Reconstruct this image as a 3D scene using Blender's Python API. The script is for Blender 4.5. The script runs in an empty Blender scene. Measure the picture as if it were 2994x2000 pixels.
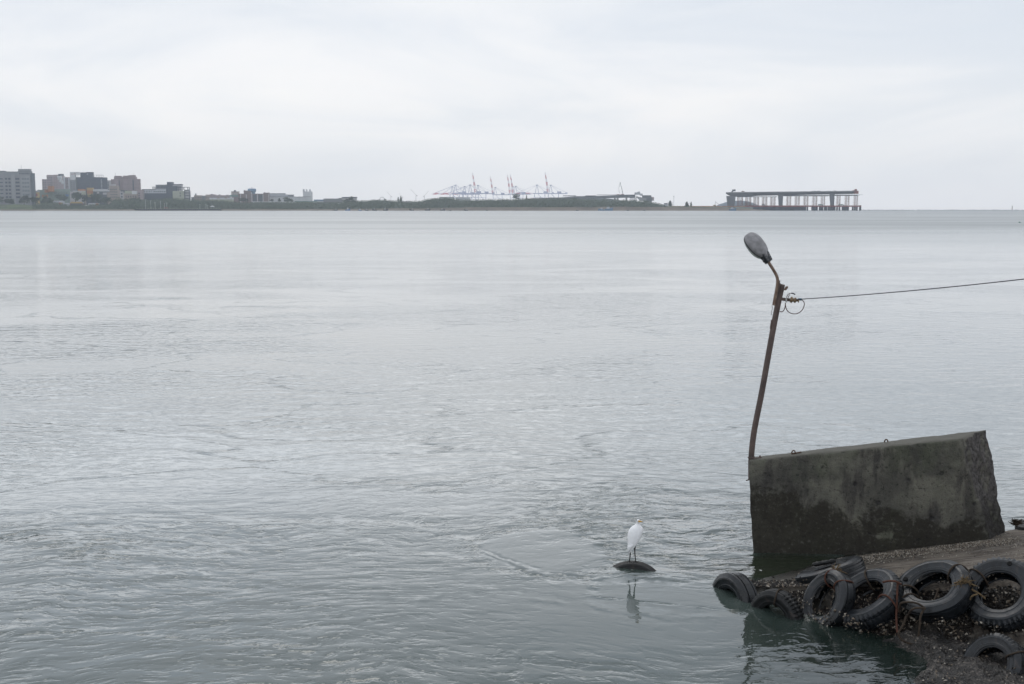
import bpy, bmesh, math, random
import numpy as np
from mathutils import Vector, Matrix, noise, Quaternion
R = math.radians
random.seed(7)
scene = bpy.context.scene
COL = scene.collection

# ---------------------------------------------------------------- camera
FPX = 3327.0                       # focal length in photo pixels (40 mm on 36 mm)
CAM_H = 5.8
HOR = 610.5
PITCH = math.atan((1000 - HOR) / FPX)
cam = bpy.data.cameras.new('camera'); cam.lens = 40.0; cam.sensor_width = 36.0
cam.lens = FPX * 36.0 / 2994.0
cam.clip_start = 0.1; cam.clip_end = 20000
cam_o = bpy.data.objects.new('camera', cam); COL.objects.link(cam_o)
cam_o.location = (0, 0, CAM_H); cam_o.rotation_euler = (math.pi / 2 - PITCH, 0, 0)
scene.camera = cam_o

# ---------------------------------------------------------------- light
SUN_EL, SUN_AZ = 48.0, -12.0        # overcast glow ahead, a little left of the view
scene.view_settings.view_transform = 'Standard'
scene.view_settings.look = 'None'
scene.view_settings.exposure = 0.0
scene.view_settings.gamma = 1.0

W = bpy.data.worlds.new("World"); scene.world = W; W.use_nodes = True
nt = W.node_tree; nt.nodes.clear()
def N(tree, typ, **kw):
    n = tree.nodes.new(typ)
    for k, v in kw.items(): setattr(n, k, v)
    return n
def L(tree, a, b): tree.links.new(a, b)
def ramp(tree, fac, stops):
    r = N(tree, 'ShaderNodeValToRGB')
    el = r.color_ramp.elements
    while len(el) > 1: el.remove(el[-1])
    el[0].position = stops[0][0]; el[0].color = (*stops[0][1], 1)
    for p, c in stops[1:]:
        e = el.new(p); e.color = (*c, 1)
    L(tree, fac, r.inputs['Fac']); return r.outputs['Color']
def mth(tree, op, a, b=None, c=None, clamp=False):
    n = N(tree, 'ShaderNodeMath', operation=op); n.use_clamp = clamp
    for i, v in enumerate((a, b, c)):
        if v is None: continue
        if isinstance(v, (int, float)): n.inputs[i].default_value = v
        else: L(tree, v, n.inputs[i])
    return n.outputs[0]
def mixc(tree, fac, a, b, blend='MIX'):
    n = N(tree, 'ShaderNodeMix', data_type='RGBA', blend_type=blend)
    if isinstance(fac, (int, float)): n.inputs[0].default_value = fac
    else: L(tree, fac, n.inputs[0])
    for i, v in ((6, a), (7, b)):
        if isinstance(v, tuple): n.inputs[i].default_value = (*v[:3], 1)
        else: L(tree, v, n.inputs[i])
    return n.outputs[2]
def maprange(tree, v, a, b, c=0.0, d=1.0, smooth=True):
    n = N(tree, 'ShaderNodeMapRange'); n.interpolation_type = 'SMOOTHSTEP' if smooth else 'LINEAR'
    L(tree, v, n.inputs[0])
    for i, x in zip((1, 2, 3, 4), (a, b, c, d)): n.inputs[i].default_value = x
    return n.outputs[0]
def noise_t(tree, vec, scale, detail=3, rough=0.5, dist=0.0):
    n = N(tree, 'ShaderNodeTexNoise'); n.inputs['Scale'].default_value = scale
    n.inputs['Detail'].default_value = detail; n.inputs['Roughness'].default_value = rough
    n.inputs['Distortion'].default_value = dist
    if vec is not None: L(tree, vec, n.inputs['Vector'])
    return n
def vscale(tree, vec, s, off=(0, 0, 0)):
    n = N(tree, 'ShaderNodeMapping'); n.inputs['Scale'].default_value = s; n.inputs['Location'].default_value = off
    L(tree, vec, n.inputs['Vector']); return n.outputs[0]

tc = N(nt, 'ShaderNodeTexCoord')
sky = N(nt, 'ShaderNodeTexSky'); sky.sky_type = 'NISHITA'; sky.sun_disc = False
sky.sun_elevation = R(SUN_EL); sky.sun_rotation = R(SUN_AZ)
dvec = tc.outputs['Generated']
sep = N(nt, 'ShaderNodeSeparateXYZ'); L(nt, dvec, sep.inputs[0])
zc = mth(nt, 'MAXIMUM', sep.outputs['Z'], 0.0)
base = ramp(nt, zc, [(0.0, (.99, 1.0, 1.045)), (.03, (.985, .99, 1.02)), (.085, (1.0, .99, .995)),
                     (.13, (.965, .965, .98)), (.178, (.87, .895, .935)), (.197, (1.30, 1.34, 1.40)), (.22, (1.28, 1.32, 1.38)), (.27, (.98, 1.02, 1.08)), (.36, (.82, .86, .92)), (.52, (.74, .77, .82)), (1.0, (.74, .76, .80))])  # brighter band above the view is added to lift the water's reflections
n1 = noise_t(nt, vscale(nt, dvec, (3.2, 3.2, 11.0), (3.1, 0.4, 1.7)), 1.0, 6, .55, .6)
n2 = noise_t(nt, vscale(nt, dvec, (1.1, 1.1, 5.0), (7.7, 2.0, 0.3)), 1.0, 3, .5, .2)
cl = mth(nt, 'ADD', mth(nt, 'MULTIPLY', n1.outputs['Fac'], .55), mth(nt, 'MULTIPLY', n2.outputs['Fac'], .45))
cl = maprange(nt, cl, .36, .66)
mod = ramp(nt, cl, [(0, (.83, .875, .925)), (.45, (.955, .97, .985)), (1, (1.07, 1.055, 1.035))])
fade = maprange(nt, zc, .0, .06, .45, 1.0)
cloud = mixc(nt, fade, base, mixc(nt, 1.0, base, mod, 'MULTIPLY'))
# added glow in the unseen cloud just above the view, to brighten the water
gv = N(nt, 'ShaderNodeVectorMath', operation='DOT_PRODUCT'); L(nt, dvec, gv.inputs[0])
gv.inputs[1].default_value = (math.sin(R(SUN_AZ)) * math.cos(R(13)), math.cos(R(SUN_AZ)) * math.cos(R(13)), math.sin(R(13)))
gl1 = mth(nt, 'MULTIPLY', maprange(nt, gv.outputs['Value'], .84, 1.0), maprange(nt, zc, .178, .20))
gl2 = maprange(nt, gv.outputs['Value'], -.6, .6, 1.02, 1.0)
gsum = mth(nt, 'ADD', mth(nt, 'MULTIPLY', gl1, .22), gl2)
gc = N(nt, 'ShaderNodeCombineXYZ'); [L(nt, gsum, gc.inputs[i]) for i in range(3)]
cloud = mixc(nt, 1.0, cloud, gc.outputs[0], 'MULTIPLY')
# warm glow of the thin cloud low on the left
az = maprange(nt, sep.outputs['X'], -.45, .1, 1.0, 0.0)
lowm = maprange(nt, zc, .0, .09, 1.0, 0.0)
cloud = mixc(nt, mth(nt, 'MULTIPLY', mth(nt, 'MULTIPLY', az, lowm), .35), cloud, (.86, .83, .80))
cl10 = mixc(nt, 1.0, cloud, (10, 10, 10), 'MULTIPLY')
skymix = mixc(nt, .94, sky.outputs[0], cl10)
bg = N(nt, 'ShaderNodeBackground'); bg.inputs['Strength'].default_value = 0.1
L(nt, skymix, bg.inputs['Color'])
wo = N(nt, 'ShaderNodeOutputWorld'); L(nt, bg.outputs[0], wo.inputs['Surface'])

sun = bpy.data.lights.new('sun', 'SUN'); sun.energy = 0.7; sun.angle = R(30); sun.color = (1, .97, .93)
sun_o = bpy.data.objects.new('sun', sun); COL.objects.link(sun_o)
sd = Vector((math.sin(R(SUN_AZ)) * math.cos(R(SUN_EL)), math.cos(R(SUN_AZ)) * math.cos(R(SUN_EL)), math.sin(R(SUN_EL))))
sun_o.rotation_euler = sd.to_track_quat('Z', 'Y').to_euler()

# ---------------------------------------------------------------- helpers
UP = Vector((0, math.sin(PITCH), math.cos(PITCH))); FW = Vector((0, math.cos(PITCH), -math.sin(PITCH)))
RT = Vector((1, 0, 0)); CAM = Vector((0, 0, CAM_H))
def ray(px, py): return FW + RT * ((px - 1497) / FPX) + UP * ((1000 - py) / FPX)
def P(px, py, Y):
    d = ray(px, py); return CAM + d * (Y / d.y)
def G(px, py, z=0.0):
    d = ray(px, py); return CAM + d * ((z - CAM_H) / d.z)
def ZY(py, Y): return P(1497, py, Y).z
def XY(px, Y):
    return (px - 1497) / FPX * (Y * math.cos(PITCH)) if Y > 500 else P(px, 1000, Y).x
def fx(px, Y): return P(px, 600, Y).x

MATS = {}
def mat(name, col, rough=.75, var=.25, scale=1.0, metal=0.0, spec=.4, bump=0.0, bscale=8.0, col2=None, coord='Object'):
    if name in MATS: return MATS[name]
    m = bpy.data.materials.new(name); m.use_nodes = True; t = m.node_tree
    b = t.nodes['Principled BSDF']; b.inputs['Roughness'].default_value = rough; b.inputs['Metallic'].default_value = metal
    b.inputs['Specular IOR Level'].default_value = spec
    c = N(t, 'ShaderNodeTexCoord')
    n = noise_t(t, c.outputs[coord], scale, 5, .6)
    f = maprange(t, n.outputs['Fac'], .3, .7)
    c2 = col2 if col2 else tuple(x * (1 - var) for x in col)
    L(t, mixc(t, f, c2, tuple(min(1, x * (1 + var * .6)) for x in col) if not col2 else col), b.inputs['Base Color'])
    if bump:
        nb = noise_t(t, c.outputs[coord], bscale, 6, .6)
        bp = N(t, 'ShaderNodeBump'); bp.inputs['Strength'].default_value = 1.0; bp.inputs['Distance'].default_value = bump
        L(t, nb.outputs['Fac'], bp.inputs['Height']); L(t, bp.outputs[0], b.inputs['Normal'])
    MATS[name] = m; return m

def tag(o, label=None, cat=None, group=None, kind=None):
    if label: o['label'] = label
    if cat: o['category'] = cat
    if group: o['group'] = group
    if kind: o['kind'] = kind
    return o
def empty(name, loc, label=None, cat=None, group=None):
    o = bpy.data.objects.new(name, None); COL.objects.link(o); o.location = loc; o.empty_display_size = .2
    return tag(o, label, cat, group)

class MB:
    """collects geometry in world coordinates and links it as one mesh"""
    def __init__(s): s.v = []; s.f = []; s.mi = []
    def add(s, vs, fs, mi=0):
        k = len(s.v); s.v += [tuple(v) for v in vs]; s.f += [tuple(i + k for i in f) for f in fs]; s.mi += [mi] * len(fs); return s
    def hexa(s, c, mi=0):
        return s.add(c, [(0, 3, 2, 1), (4, 5, 6, 7), (0, 1, 5, 4), (1, 2, 6, 5), (2, 3, 7, 6), (3, 0, 4, 7)], mi)
    def box(s, x0, x1, y0, y1, z0, z1, mi=0):
        return s.hexa([(x0, y0, z0), (x1, y0, z0), (x1, y1, z0), (x0, y1, z0), (x0, y0, z1), (x1, y0, z1), (x1, y1, z1), (x0, y1, z1)], mi)
    def tube(s, pts, rad, n=8, mi=0, caps=True, squash=None):
        pts = [Vector(p) for p in pts]
        if not hasattr(rad, '__len__'): rad = [rad] * len(pts)
        T = [(pts[min(i + 1, len(pts) - 1)] - pts[max(i - 1, 0)]).normalized() for i in range(len(pts))]
        a = Vector((0, 0, 1)) if abs(T[0].z) < .9 else Vector((1, 0, 0))
        u = T[0].cross(a).normalized(); vs = []
        for i, p in enumerate(pts):
            u = (u - T[i] * u.dot(T[i])).normalized(); w = T[i].cross(u)
            for k in range(n):
                an = 2 * math.pi * k / n
                vs.append(p + (u * math.cos(an) + w * math.sin(an)) * rad[i])
        fs = [(i * n + k, i * n + (k + 1) % n, (i + 1) * n + (k + 1) % n, (i + 1) * n + k) for i in range(len(pts) - 1) for k in range(n)]
        if caps: fs += [tuple(range(n))[::-1], tuple((len(pts) - 1) * n + k for k in range(n))]
        return s.add(vs, fs, mi)
    def bar(s, a, b, w, mi=0): return s.tube([a, b], w, 4, mi)
    def loft(s, secs, n=20, mi=0):
        """secs: (centre, rx, ry) horizontal ellipses"""
        vs = []
        for c, rx, ry in secs:
            for k in range(n):
                an = 2 * math.pi * k / n; vs.append((c[0] + rx * math.cos(an), c[1] + ry * math.sin(an), c[2]))
        fs = [(i * n + k, i * n + (k + 1) % n, (i + 1) * n + (k + 1) % n, (i + 1) * n + k) for i in range(len(secs) - 1) for k in range(n)]
        fs += [tuple(range(n))[::-1], tuple((len(secs) - 1) * n + k for k in range(n))]
        return s.add(vs, fs, mi)
    def build(s, name, mats, parent=None, smooth=False):
        off = Vector(parent.location) if parent is not None and parent.get('_world', 1) else Vector((0, 0, 0))
        p = parent
        while p is not None and p.parent is not None: p = p.parent; off = off + Vector(p.location)
        me = bpy.data.meshes.new(name)
        me.from_pydata([(v[0] - off.x, v[1] - off.y, v[2] - off.z) for v in s.v], [], s.f)
        for m in (mats if isinstance(mats, (list, tuple)) else [mats]): me.materials.append(m)
        me.polygons.foreach_set('material_index', s.mi)
        if smooth: me.polygons.foreach_set('use_smooth', [True] * len(me.polygons))
        me.update()
        o = bpy.data.objects.new(name, me); COL.objects.link(o)
        if parent is not None: o.parent = parent
        return o
def copy_tree(o, parent=None):
    c = o.copy(); COL.objects.link(c)
    if parent: c.parent = parent
    for ch in list(o.children): copy_tree(ch, c)
    return c
def ico(center, r, sub=2, amp=0.0, fr=2.0, seed=0, sc=(1, 1, 1)):
    bm = bmesh.new(); bmesh.ops.create_icosphere(bm, subdivisions=sub, radius=1)
    vs = []
    for v in bm.verts:
        d = v.co.normalized(); k = r * (1 + amp * noise.noise(d * fr + Vector((seed * 3.1, 0, 0))))
        vs.append((center[0] + d.x * k * sc[0], center[1] + d.y * k * sc[1], center[2] + d.z * k * sc[2]))
    fs = [tuple(v.index for v in f.verts) for f in bm.faces]; bm.free(); return vs, fs
def interp(x, tab):
    if x <= tab[0][0]: return tab[0][1]
    for (a, b), (c, d) in zip(tab, tab[1:]):
        if x <= c: return b + (d - b) * (x - a) / (c - a)
    return tab[-1][1]
def fbm(p, o=4): return noise.fractal(Vector(p), 1.0, 2.0, o)

# ---------------------------------------------------------------- water
def water_material():
    m = bpy.data.materials.new('water'); m.use_nodes = True; t = m.node_tree
    b = t.nodes['Principled BSDF']
    g = N(t, 'ShaderNodeNewGeometry'); pos = g.outputs['Position']
    sp = N(t, 'ShaderNodeSeparateXYZ'); L(t, pos, sp.inputs[0]); X, Y = sp.outputs[0], sp.outputs[1]
    # broad patches of rougher and calmer water, slicks stretched along the tide
    pa = noise_t(t, vscale(t, pos, (.05, .11, 1)), 1.0, 3, .5, .8).outputs['Fac']
    pb = noise_t(t, vscale(t, pos, (.0035, .014, 1)), 1.0, 4, .55, .3).outputs['Fac']
    amp = mth(t, 'MULTIPLY', maprange(t, pa, .38, .62, .4, 1.5), maprange(t, pb, .38, .6, .82, 1.1))
    # lee of the tyre and slipway: smooth; race between the rock and the slab: choppy
    def blob(cx, cy, rx, ry, soft0=.55, soft1=1.25, wob=.9):
        wx = noise_t(t, vscale(t, pos, (.6, .6, 1)), 1.0, 2, .5)
        dx = mth(t, 'DIVIDE', mth(t, 'SUBTRACT', X, cx), rx); dy = mth(t, 'DIVIDE', mth(t, 'SUBTRACT', Y, cy), ry)
        d = mth(t, 'SQRT', mth(t, 'ADD', mth(t, 'MULTIPLY', dx, dx), mth(t, 'MULTIPLY', dy, dy)))
        d = mth(t, 'ADD', d, mth(t, 'MULTIPLY', mth(t, 'SUBTRACT', wx.outputs['Fac'], .5), wob))
        return maprange(t, d, soft0, soft1, 1, 0)
    calm = blob(1.9, 15.8, 2.5, 1.7)
    calm2 = blob(.55, 18.9, 1.3, 1.5, .70, 1.15, .8)
    rim = mth(t, 'MULTIPLY', calm2, mth(t, 'SUBTRACT', 1.0, calm2))
    race = blob(2.7, 20.4, 2.9, 3.2)
    wl = noise_t(t, vscale(t, pos, (1.1, .3, 1)), 1.0, 3, .5)
    race = mth(t, 'MULTIPLY', race, maprange(t, mth(t, 'ADD', Y, mth(t, 'MULTIPLY', wl.outputs['Fac'], .7)), 17.72, 17.95))
    sn_ = noise_t(t, vscale(t, pos, (.10, .16, 1), (2.2, 7.1, 0)), 1.0, 2.5, .5, .6).outputs['Fac']
    seam = maprange(t, mth(t, 'ABSOLUTE', mth(t, 'SUBTRACT', sn_, .5)), 0, .016, 1, 0)
    seam = mth(t, 'MULTIPLY', seam, maprange(t, Y, 90, 220, 1, 0))
    race2 = blob(3.3, 18.0, .9, 1.2)
    far = mth(t, 'MULTIPLY', maprange(t, Y, 18, 60, .50, .48), maprange(t, Y, 100, 700, 1, .8))
    amp = mth(t, 'MULTIPLY', amp, far)
    amp = mth(t, 'MULTIPLY', amp, maprange(t, calm, 0, 1, 1, .24, False))
    amp = mth(t, 'ADD', amp, mth(t, 'MULTIPLY', race, 1.0))
    amp = mth(t, 'ADD', amp, mth(t, 'MULTIPLY', seam, .75))
    amp = mth(t, 'MULTIPLY', amp, maprange(t, calm2, 0, 1, 1, .14, False))
    amp = mth(t, 'ADD', amp, mth(t, 'MULTIPLY', race2, .9))
    amp = mth(t, 'ADD', amp, mth(t, 'MULTIPLY', rim, 3.4))
    warp = noise_t(t, vscale(t, pos, (.16, .16, 1)), 1.0, 3, .5)
    wv = N(t, 'ShaderNodeVectorMath', operation='MULTIPLY_ADD'); L(t, warp.outputs['Color'], wv.inputs[0])
    wv.inputs[1].default_value = (2.8, 2.8, 0); L(t, pos, wv.inputs[2]); wp = wv.outputs[0]
    def height(vec):
        a = noise_t(t, vscale(t, vec, (.9, 1.7, 0)), 1.0, 1.5, .45, 0).outputs['Fac']
        c = noise_t(t, vscale(t, vec, (3.4, 6.2, 0), (5.3, 1.1, 0)), 1.0, 3.5, .50, .3).outputs['Fac']
        r = mth(t, 'MULTIPLY', mth(t, 'ABSOLUTE', mth(t, 'SUBTRACT', c, .5)), -.018)
        return mth(t, 'ADD', mth(t, 'ADD', mth(t, 'MULTIPLY', a, .06), mth(t, 'MULTIPLY', c, .028)), r)
    E = .012
    def off(dx, dy):
        n = N(t, 'ShaderNodeVectorMath', operation='ADD'); L(t, wp, n.inputs[0]); n.inputs[1].default_value = (dx, dy, 0); return n.outputs[0]
    h0 = height(wp); hx = height(off(E, 0)); hy = height(off(0, E))
    k = mth(t, 'DIVIDE', amp, -E)
    # the current folds into a low curved swell from the eddy past the perch to the tyres
    sw1 = noise_t(t, vscale(t, pos, (1.3, 1.3, 1)), 1.0, 4, .6).outputs['Fac']
    sw2 = maprange(t, noise_t(t, vscale(t, pos, (2.2, 2.2, 1), (4, 4, 0)), 1.0, 3, .6).outputs['Fac'], .38, .58, .1, 1.3)
    def swell(dx, dy):
        x_ = mth(t, 'ADD', X, dx); y_ = mth(t, 'ADD', Y, dy); tot = None
        for x0, yb, kk, xa, xb, wid, fr, A in ((.95, 17.42, .78, -.9, 3.2, .26, 17.0, .0042), (3.0, 15.75, .16, -1.2, 3.4, .34, 13.0, .0018), (-2.5, 16.6, .25, -6.5, -.4, .4, 12, .0022)):
            yc = mth(t, 'ADD', yb, mth(t, 'MULTIPLY', mth(t, 'POWER', mth(t, 'MAXIMUM', mth(t, 'SUBTRACT', x0, x_), 0.0), 1.6), kk))
            d = mth(t, 'ADD', mth(t, 'SUBTRACT', y_, yc), mth(t, 'MULTIPLY', sw1, 1.0)); d = mth(t, 'SUBTRACT', d, .5)
            e = mth(t, 'EXPONENT', mth(t, 'MULTIPLY', mth(t, 'POWER', mth(t, 'ABSOLUTE', mth(t, 'DIVIDE', d, wid)), 2.0), -1.0))
            h_ = mth(t, 'MULTIPLY', mth(t, 'MULTIPLY', mth(t, 'COSINE', mth(t, 'MULTIPLY', d, fr)), e), A)
            env = mth(t, 'MULTIPLY', maprange(t, x_, xa, xa + .8, 0, 1), maprange(t, x_, xb - .8, xb, 1, 0))
            h_ = mth(t, 'MULTIPLY', h_, mth(t, 'MULTIPLY', env, sw2)); tot = h_ if tot is None else mth(t, 'ADD', tot, h_)
        return tot
    w0 = swell(0.0, 0.0); wx_ = mth(t, 'DIVIDE', mth(t, 'SUBTRACT', swell(E, 0.0), w0), -E); wy_ = mth(t, 'DIVIDE', mth(t, 'SUBTRACT', swell(0.0, E), w0), -E)
    cb = N(t, 'ShaderNodeCombineXYZ')
    L(t, mth(t, 'ADD', mth(t, 'MULTIPLY', mth(t, 'SUBTRACT', hx, h0), k), wx_), cb.inputs[0])
    L(t, mth(t, 'ADD', mth(t, 'MULTIPLY', mth(t, 'SUBTRACT', hy, h0), k), wy_), cb.inputs[1]); cb.inputs[2].default_value = 1.0
    nn = N(t, 'ShaderNodeVectorMath', operation='NORMALIZE'); L(t, cb.outputs[0], nn.inputs[0])
    L(t, nn.outputs[0], b.inputs['Normal']); L(t, nn.outputs[0], b.inputs['Coat Normal']); b.inputs['Coat Weight'].default_value = .7; b.inputs['Coat IOR'].default_value = 1.333
    # silty estuary water, greener over the drowned slipway foot, with slab reflection painted in
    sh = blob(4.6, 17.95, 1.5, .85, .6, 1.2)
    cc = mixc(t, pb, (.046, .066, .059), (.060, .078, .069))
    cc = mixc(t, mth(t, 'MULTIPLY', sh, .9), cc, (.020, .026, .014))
    cc = mixc(t, mth(t, 'MULTIPLY', blob(5.1, 14.3, 2.3, 1.9, .4, 1.35), .95), cc, (.012, .019, .016))  # painted shade and reflection of slab and tyres on the lower right water
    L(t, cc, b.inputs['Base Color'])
    b.inputs['IOR'].default_value = 1.333; L(t, mth(t, 'MULTIPLY', mth(t, 'ADD', maprange(t, Y, 15, 80, .02, .10), maprange(t, Y, 60, 400, 0, .23)), maprange(t, pb, .38, .6, .88, 1.08)), b.inputs['Roughness']); L(t, b.inputs['Roughness'].links[0].from_socket, b.inputs['Coat Roughness'])
    b.inputs['Specular IOR Level'].default_value = .5
    return m
SEA_END = 4850
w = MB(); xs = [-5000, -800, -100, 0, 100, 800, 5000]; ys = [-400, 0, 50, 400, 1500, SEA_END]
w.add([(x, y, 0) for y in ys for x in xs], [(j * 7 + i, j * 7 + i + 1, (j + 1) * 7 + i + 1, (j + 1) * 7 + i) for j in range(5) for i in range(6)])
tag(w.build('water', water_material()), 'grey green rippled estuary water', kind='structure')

# ---------------------------------------------------------------- far shore: ground
m_sand = mat('beach_sand', (.16, .125, .095), .9, .3, .02)
m_grass = mat('shore_grass', (.075, .10, .04), .95, .4, .03)
m_mud = mat('mud', (.07, .06, .055), .8, .3, .05)
BT = [(-600, 612), (0, 612), (390, 611.5), (600, 611.5), (1000, 611), (1200, 609), (1400, 606), (1600, 606), (1800, 604.5), (1950, 605), (2090, 606.5), (2150, 608.5), (2230, 613), (2262, 616.2)]
YS = 3515.0
def beach():
    b = MB(); st = list(range(-600, 2263, 14)); vs = []
    for x in st:
        yb = interp(x, BT) + .5 * fbm((x * .02, 0, 0)); wob = 12 * fbm((x * .01, 3, 0))
        for Yd, py in ((YS + wob - 12, 619), (YS + 25 + wob, 616.0 - (616 - yb) * .45), (YS + 60 + wob, yb), (YS + 120, yb + .3)):
            p = P(x, py, Yd); vs.append((p.x, p.y, max(p.z, -1.0)))
    n = len(st)
    fs = [(i * 4 + k, (i + 1) * 4 + k, (i + 1) * 4 + k + 1, i * 4 + k + 1) for i in range(n - 1) for k in range(3)]
    b.add(vs, fs); tag(b.build('beach', m_sand), 'long brown sandy beach below the green scrub', kind='structure')
beach()
GT = [(-600, 597), (0, 598), (60, 598), (130, 603), (300, 606), (600, 608), (1100, 606), (1400, 603), (1600, 602), (1900, 602), (2000, 603.5), (2100, 605), (2150, 608), (2200, 612)]
def ground():
    b = MB(); st = list(range(-600, 2201, 14)); vs = []
    for x in st:
        yb = interp(x, BT); yg = interp(x, GT) + .8 * fbm((x * .015, 9, 0))
        for Yd, py in ((YS + 55, yb + .4), (YS + 90, yb * .45 + yg * .55), (YS + 140, yg), (YS + 900, min(yg, 606))):
            p = P(x, py, Yd); vs.append((p.x, p.y, p.z))
    n = len(st)
    fs = [(i * 4 + k, (i + 1) * 4 + k, (i + 1) * 4 + k + 1, i * 4 + k + 1) for i in range(n - 1) for k in range(3)]
    b.add(vs, fs); tag(b.build('ground', m_grass), 'low grassy ground behind the far shore', kind='structure')
ground()

# ---------------------------------------------------------------- far shore: vegetation
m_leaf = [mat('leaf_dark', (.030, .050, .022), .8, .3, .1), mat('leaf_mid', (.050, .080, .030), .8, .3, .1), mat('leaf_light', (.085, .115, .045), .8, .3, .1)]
m_trunk = mat('bark', (.09, .075, .06), .9, .3, .5)
VT = [(95, 597), (150, 592), (205, 600), (320, 598), (330, 586), (380, 583), (440, 585), (500, 579), (560, 584), (600, 585), (650, 587), (700, 592), (800, 592.5), (860, 591), (930, 592),
      (1000, 592), (1050, 587), (1085, 586), (1110, 584), (1150, 587), (1180, 589), (1230, 588), (1250, 582), (1300, 578), (1325, 580), (1345, 585), (1430, 583.5), (1500, 583), (1560, 580), (1640, 579),
      (1680, 581), (1720, 583), (1780, 584), (1850, 586), (1900, 589), (1930, 596), (1950, 604)]
def scrub():
    b = MB(); rnd = random.Random(4)
    def top(x): return interp(x, VT) + 1.6 * fbm((x * .05, 1, 0)) + 1.0 * fbm((x * .16, 5, 0))
    # lumpy body
    st = np.arange(95, 1950, 2.6); rows = 7; vs = []
    for x in st:
        t = top(x) + 1.6; yb = interp(x, BT) - .8
        for k in range(rows):
            f = k / (rows - 1); Yd = YS + 64 + f * 75 + 9 * fbm((x * .12, k * 1.7, 0)); py = yb + (t - yb) * math.sin(f * math.pi / 2) + 1.3 * fbm((x * .2, k * 2.3, 4))
            p = P(x, py, Yd); vs.append((p.x, p.y, p.z))
    n = len(st)
    b.add(vs, [(i * rows + k, (i + 1) * rows + k, (i + 1) * rows + k + 1, i * rows + k + 1) for i in range(n - 1) for k in range(rows - 1)], 0)
    for i in range(26000):
        x = 95 + rnd.random() * 1850; f = rnd.random(); t = top(x); yb = interp(x, BT)
        clump = fbm((x * .22, f * 6, 2))
        py = yb + (t - yb) * math.sin(f * math.pi / 2) - abs(clump) * 2.0 - rnd.random() * .8
        c = P(x, py, YS + 60 + f * 76 + rnd.uniform(-6, 4)); s = rnd.uniform(.5, 1.3)
        u = Vector((rnd.gauss(0, 1), rnd.gauss(0, 1), rnd.gauss(0, 1))).normalized(); v = u.orthogonal().normalized()
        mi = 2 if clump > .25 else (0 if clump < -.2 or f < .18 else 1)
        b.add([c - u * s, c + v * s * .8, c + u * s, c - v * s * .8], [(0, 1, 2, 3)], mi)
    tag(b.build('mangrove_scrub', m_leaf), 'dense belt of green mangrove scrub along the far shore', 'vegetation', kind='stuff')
scrub()

def tree_proto(kind, seed):
    rnd = random.Random(seed); H = 20.0
    root = empty('tree', (0, 0, 0))
    tb = MB(); tb.tube([(0, 0, 0), (.3, 0, H * .3), (-.2, .2, H * .6), (0, 0, H * .85)], [.7, .5, .35, .12], 6)
    for k in range(5):
        a = rnd.random() * 6.28; z = H * rnd.uniform(.3, .6)
        tb.tube([(0, 0, z), (math.cos(a) * 2.4, math.sin(a) * 2.4, z + 2.5), (math.cos(a) * 4.6, math.sin(a) * 4.6, z + 5)], [.3, .2, .08], 5)
    tb.build('trunk', m_trunk, root)
    c = MB(); clumps = []
    if kind == 'conifer':
        for k in range(16):
            f = k / 15; clumps.append((Vector((rnd.uniform(-1, 1) * (1 - f), rnd.uniform(-1, 1) * (1 - f), H * (.18 + .8 * f))), 2.6 * (1 - f) + .7, .8))
    else:
        wdt = 7.5 if kind == 'broad' else 5.0
        for k in range(20):
            a = rnd.random() * 6.28; r = math.sqrt(rnd.random()) * wdt; z = H * (.42 + .45 * rnd.random()) - r * .35
            clumps.append((Vector((math.cos(a) * r, math.sin(a) * r, z)), rnd.uniform(2.0, 3.4), .8))
    for cc, rr, fl in clumps:
        mi = rnd.choice((0, 0, 1, 1, 2))
        for q in range(34):
            d = Vector((rnd.gauss(0, 1), rnd.gauss(0, 1), rnd.gauss(0, 1))).normalized() * rr * rnd.uniform(.5, 1.08); d.z *= fl
            p = cc + d; s = rnd.uniform(.45, .95)
            u = Vector((rnd.gauss(0, 1), rnd.gauss(0, 1), rnd.gauss(0, 1))).normalized(); v = u.orthogonal().normalized()
            c.add([p - u * s, p + v * s, p + u * s, p - v * s], [(0, 1, 2, 3)], mi)
    c.build('crown', m_leaf, root)
    return root
used = {}
protos = {}
def tree(kind, px0, px1, pyt, pyb, Y, label, group='trees on the far shore'):
    key = (kind, (len(used)) % 3)
    used[len(used)] = 1
    if key not in protos:
        t = protos[key] = tree_proto(kind, hash(kind) % 7 + key[1] * 11 if False else {'broad': 1, 'tall': 2, 'conifer': 3}[kind] + key[1] * 11)
    else: t = copy_tree(protos[key])
    w = (px1 - px0) * Y / FPX; h = (pyb - pyt) * Y / FPX; c = P((px0 + px1) / 2, pyb, Y)
    t.name = {'conifer': 'conifer', 'broad': 'broadleaf_tree', 'tall': 'round_tree'}[kind]
    t.location = c; bw = {'conifer': 6.5, 'broad': 20.0, 'tall': 14.5}[kind]
    t.scale = (w / bw, w / bw, h / 19.0); t.rotation_euler = (0, 0, len(used) * 1.3)
    tag(t, label, 'tree', group)
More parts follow.
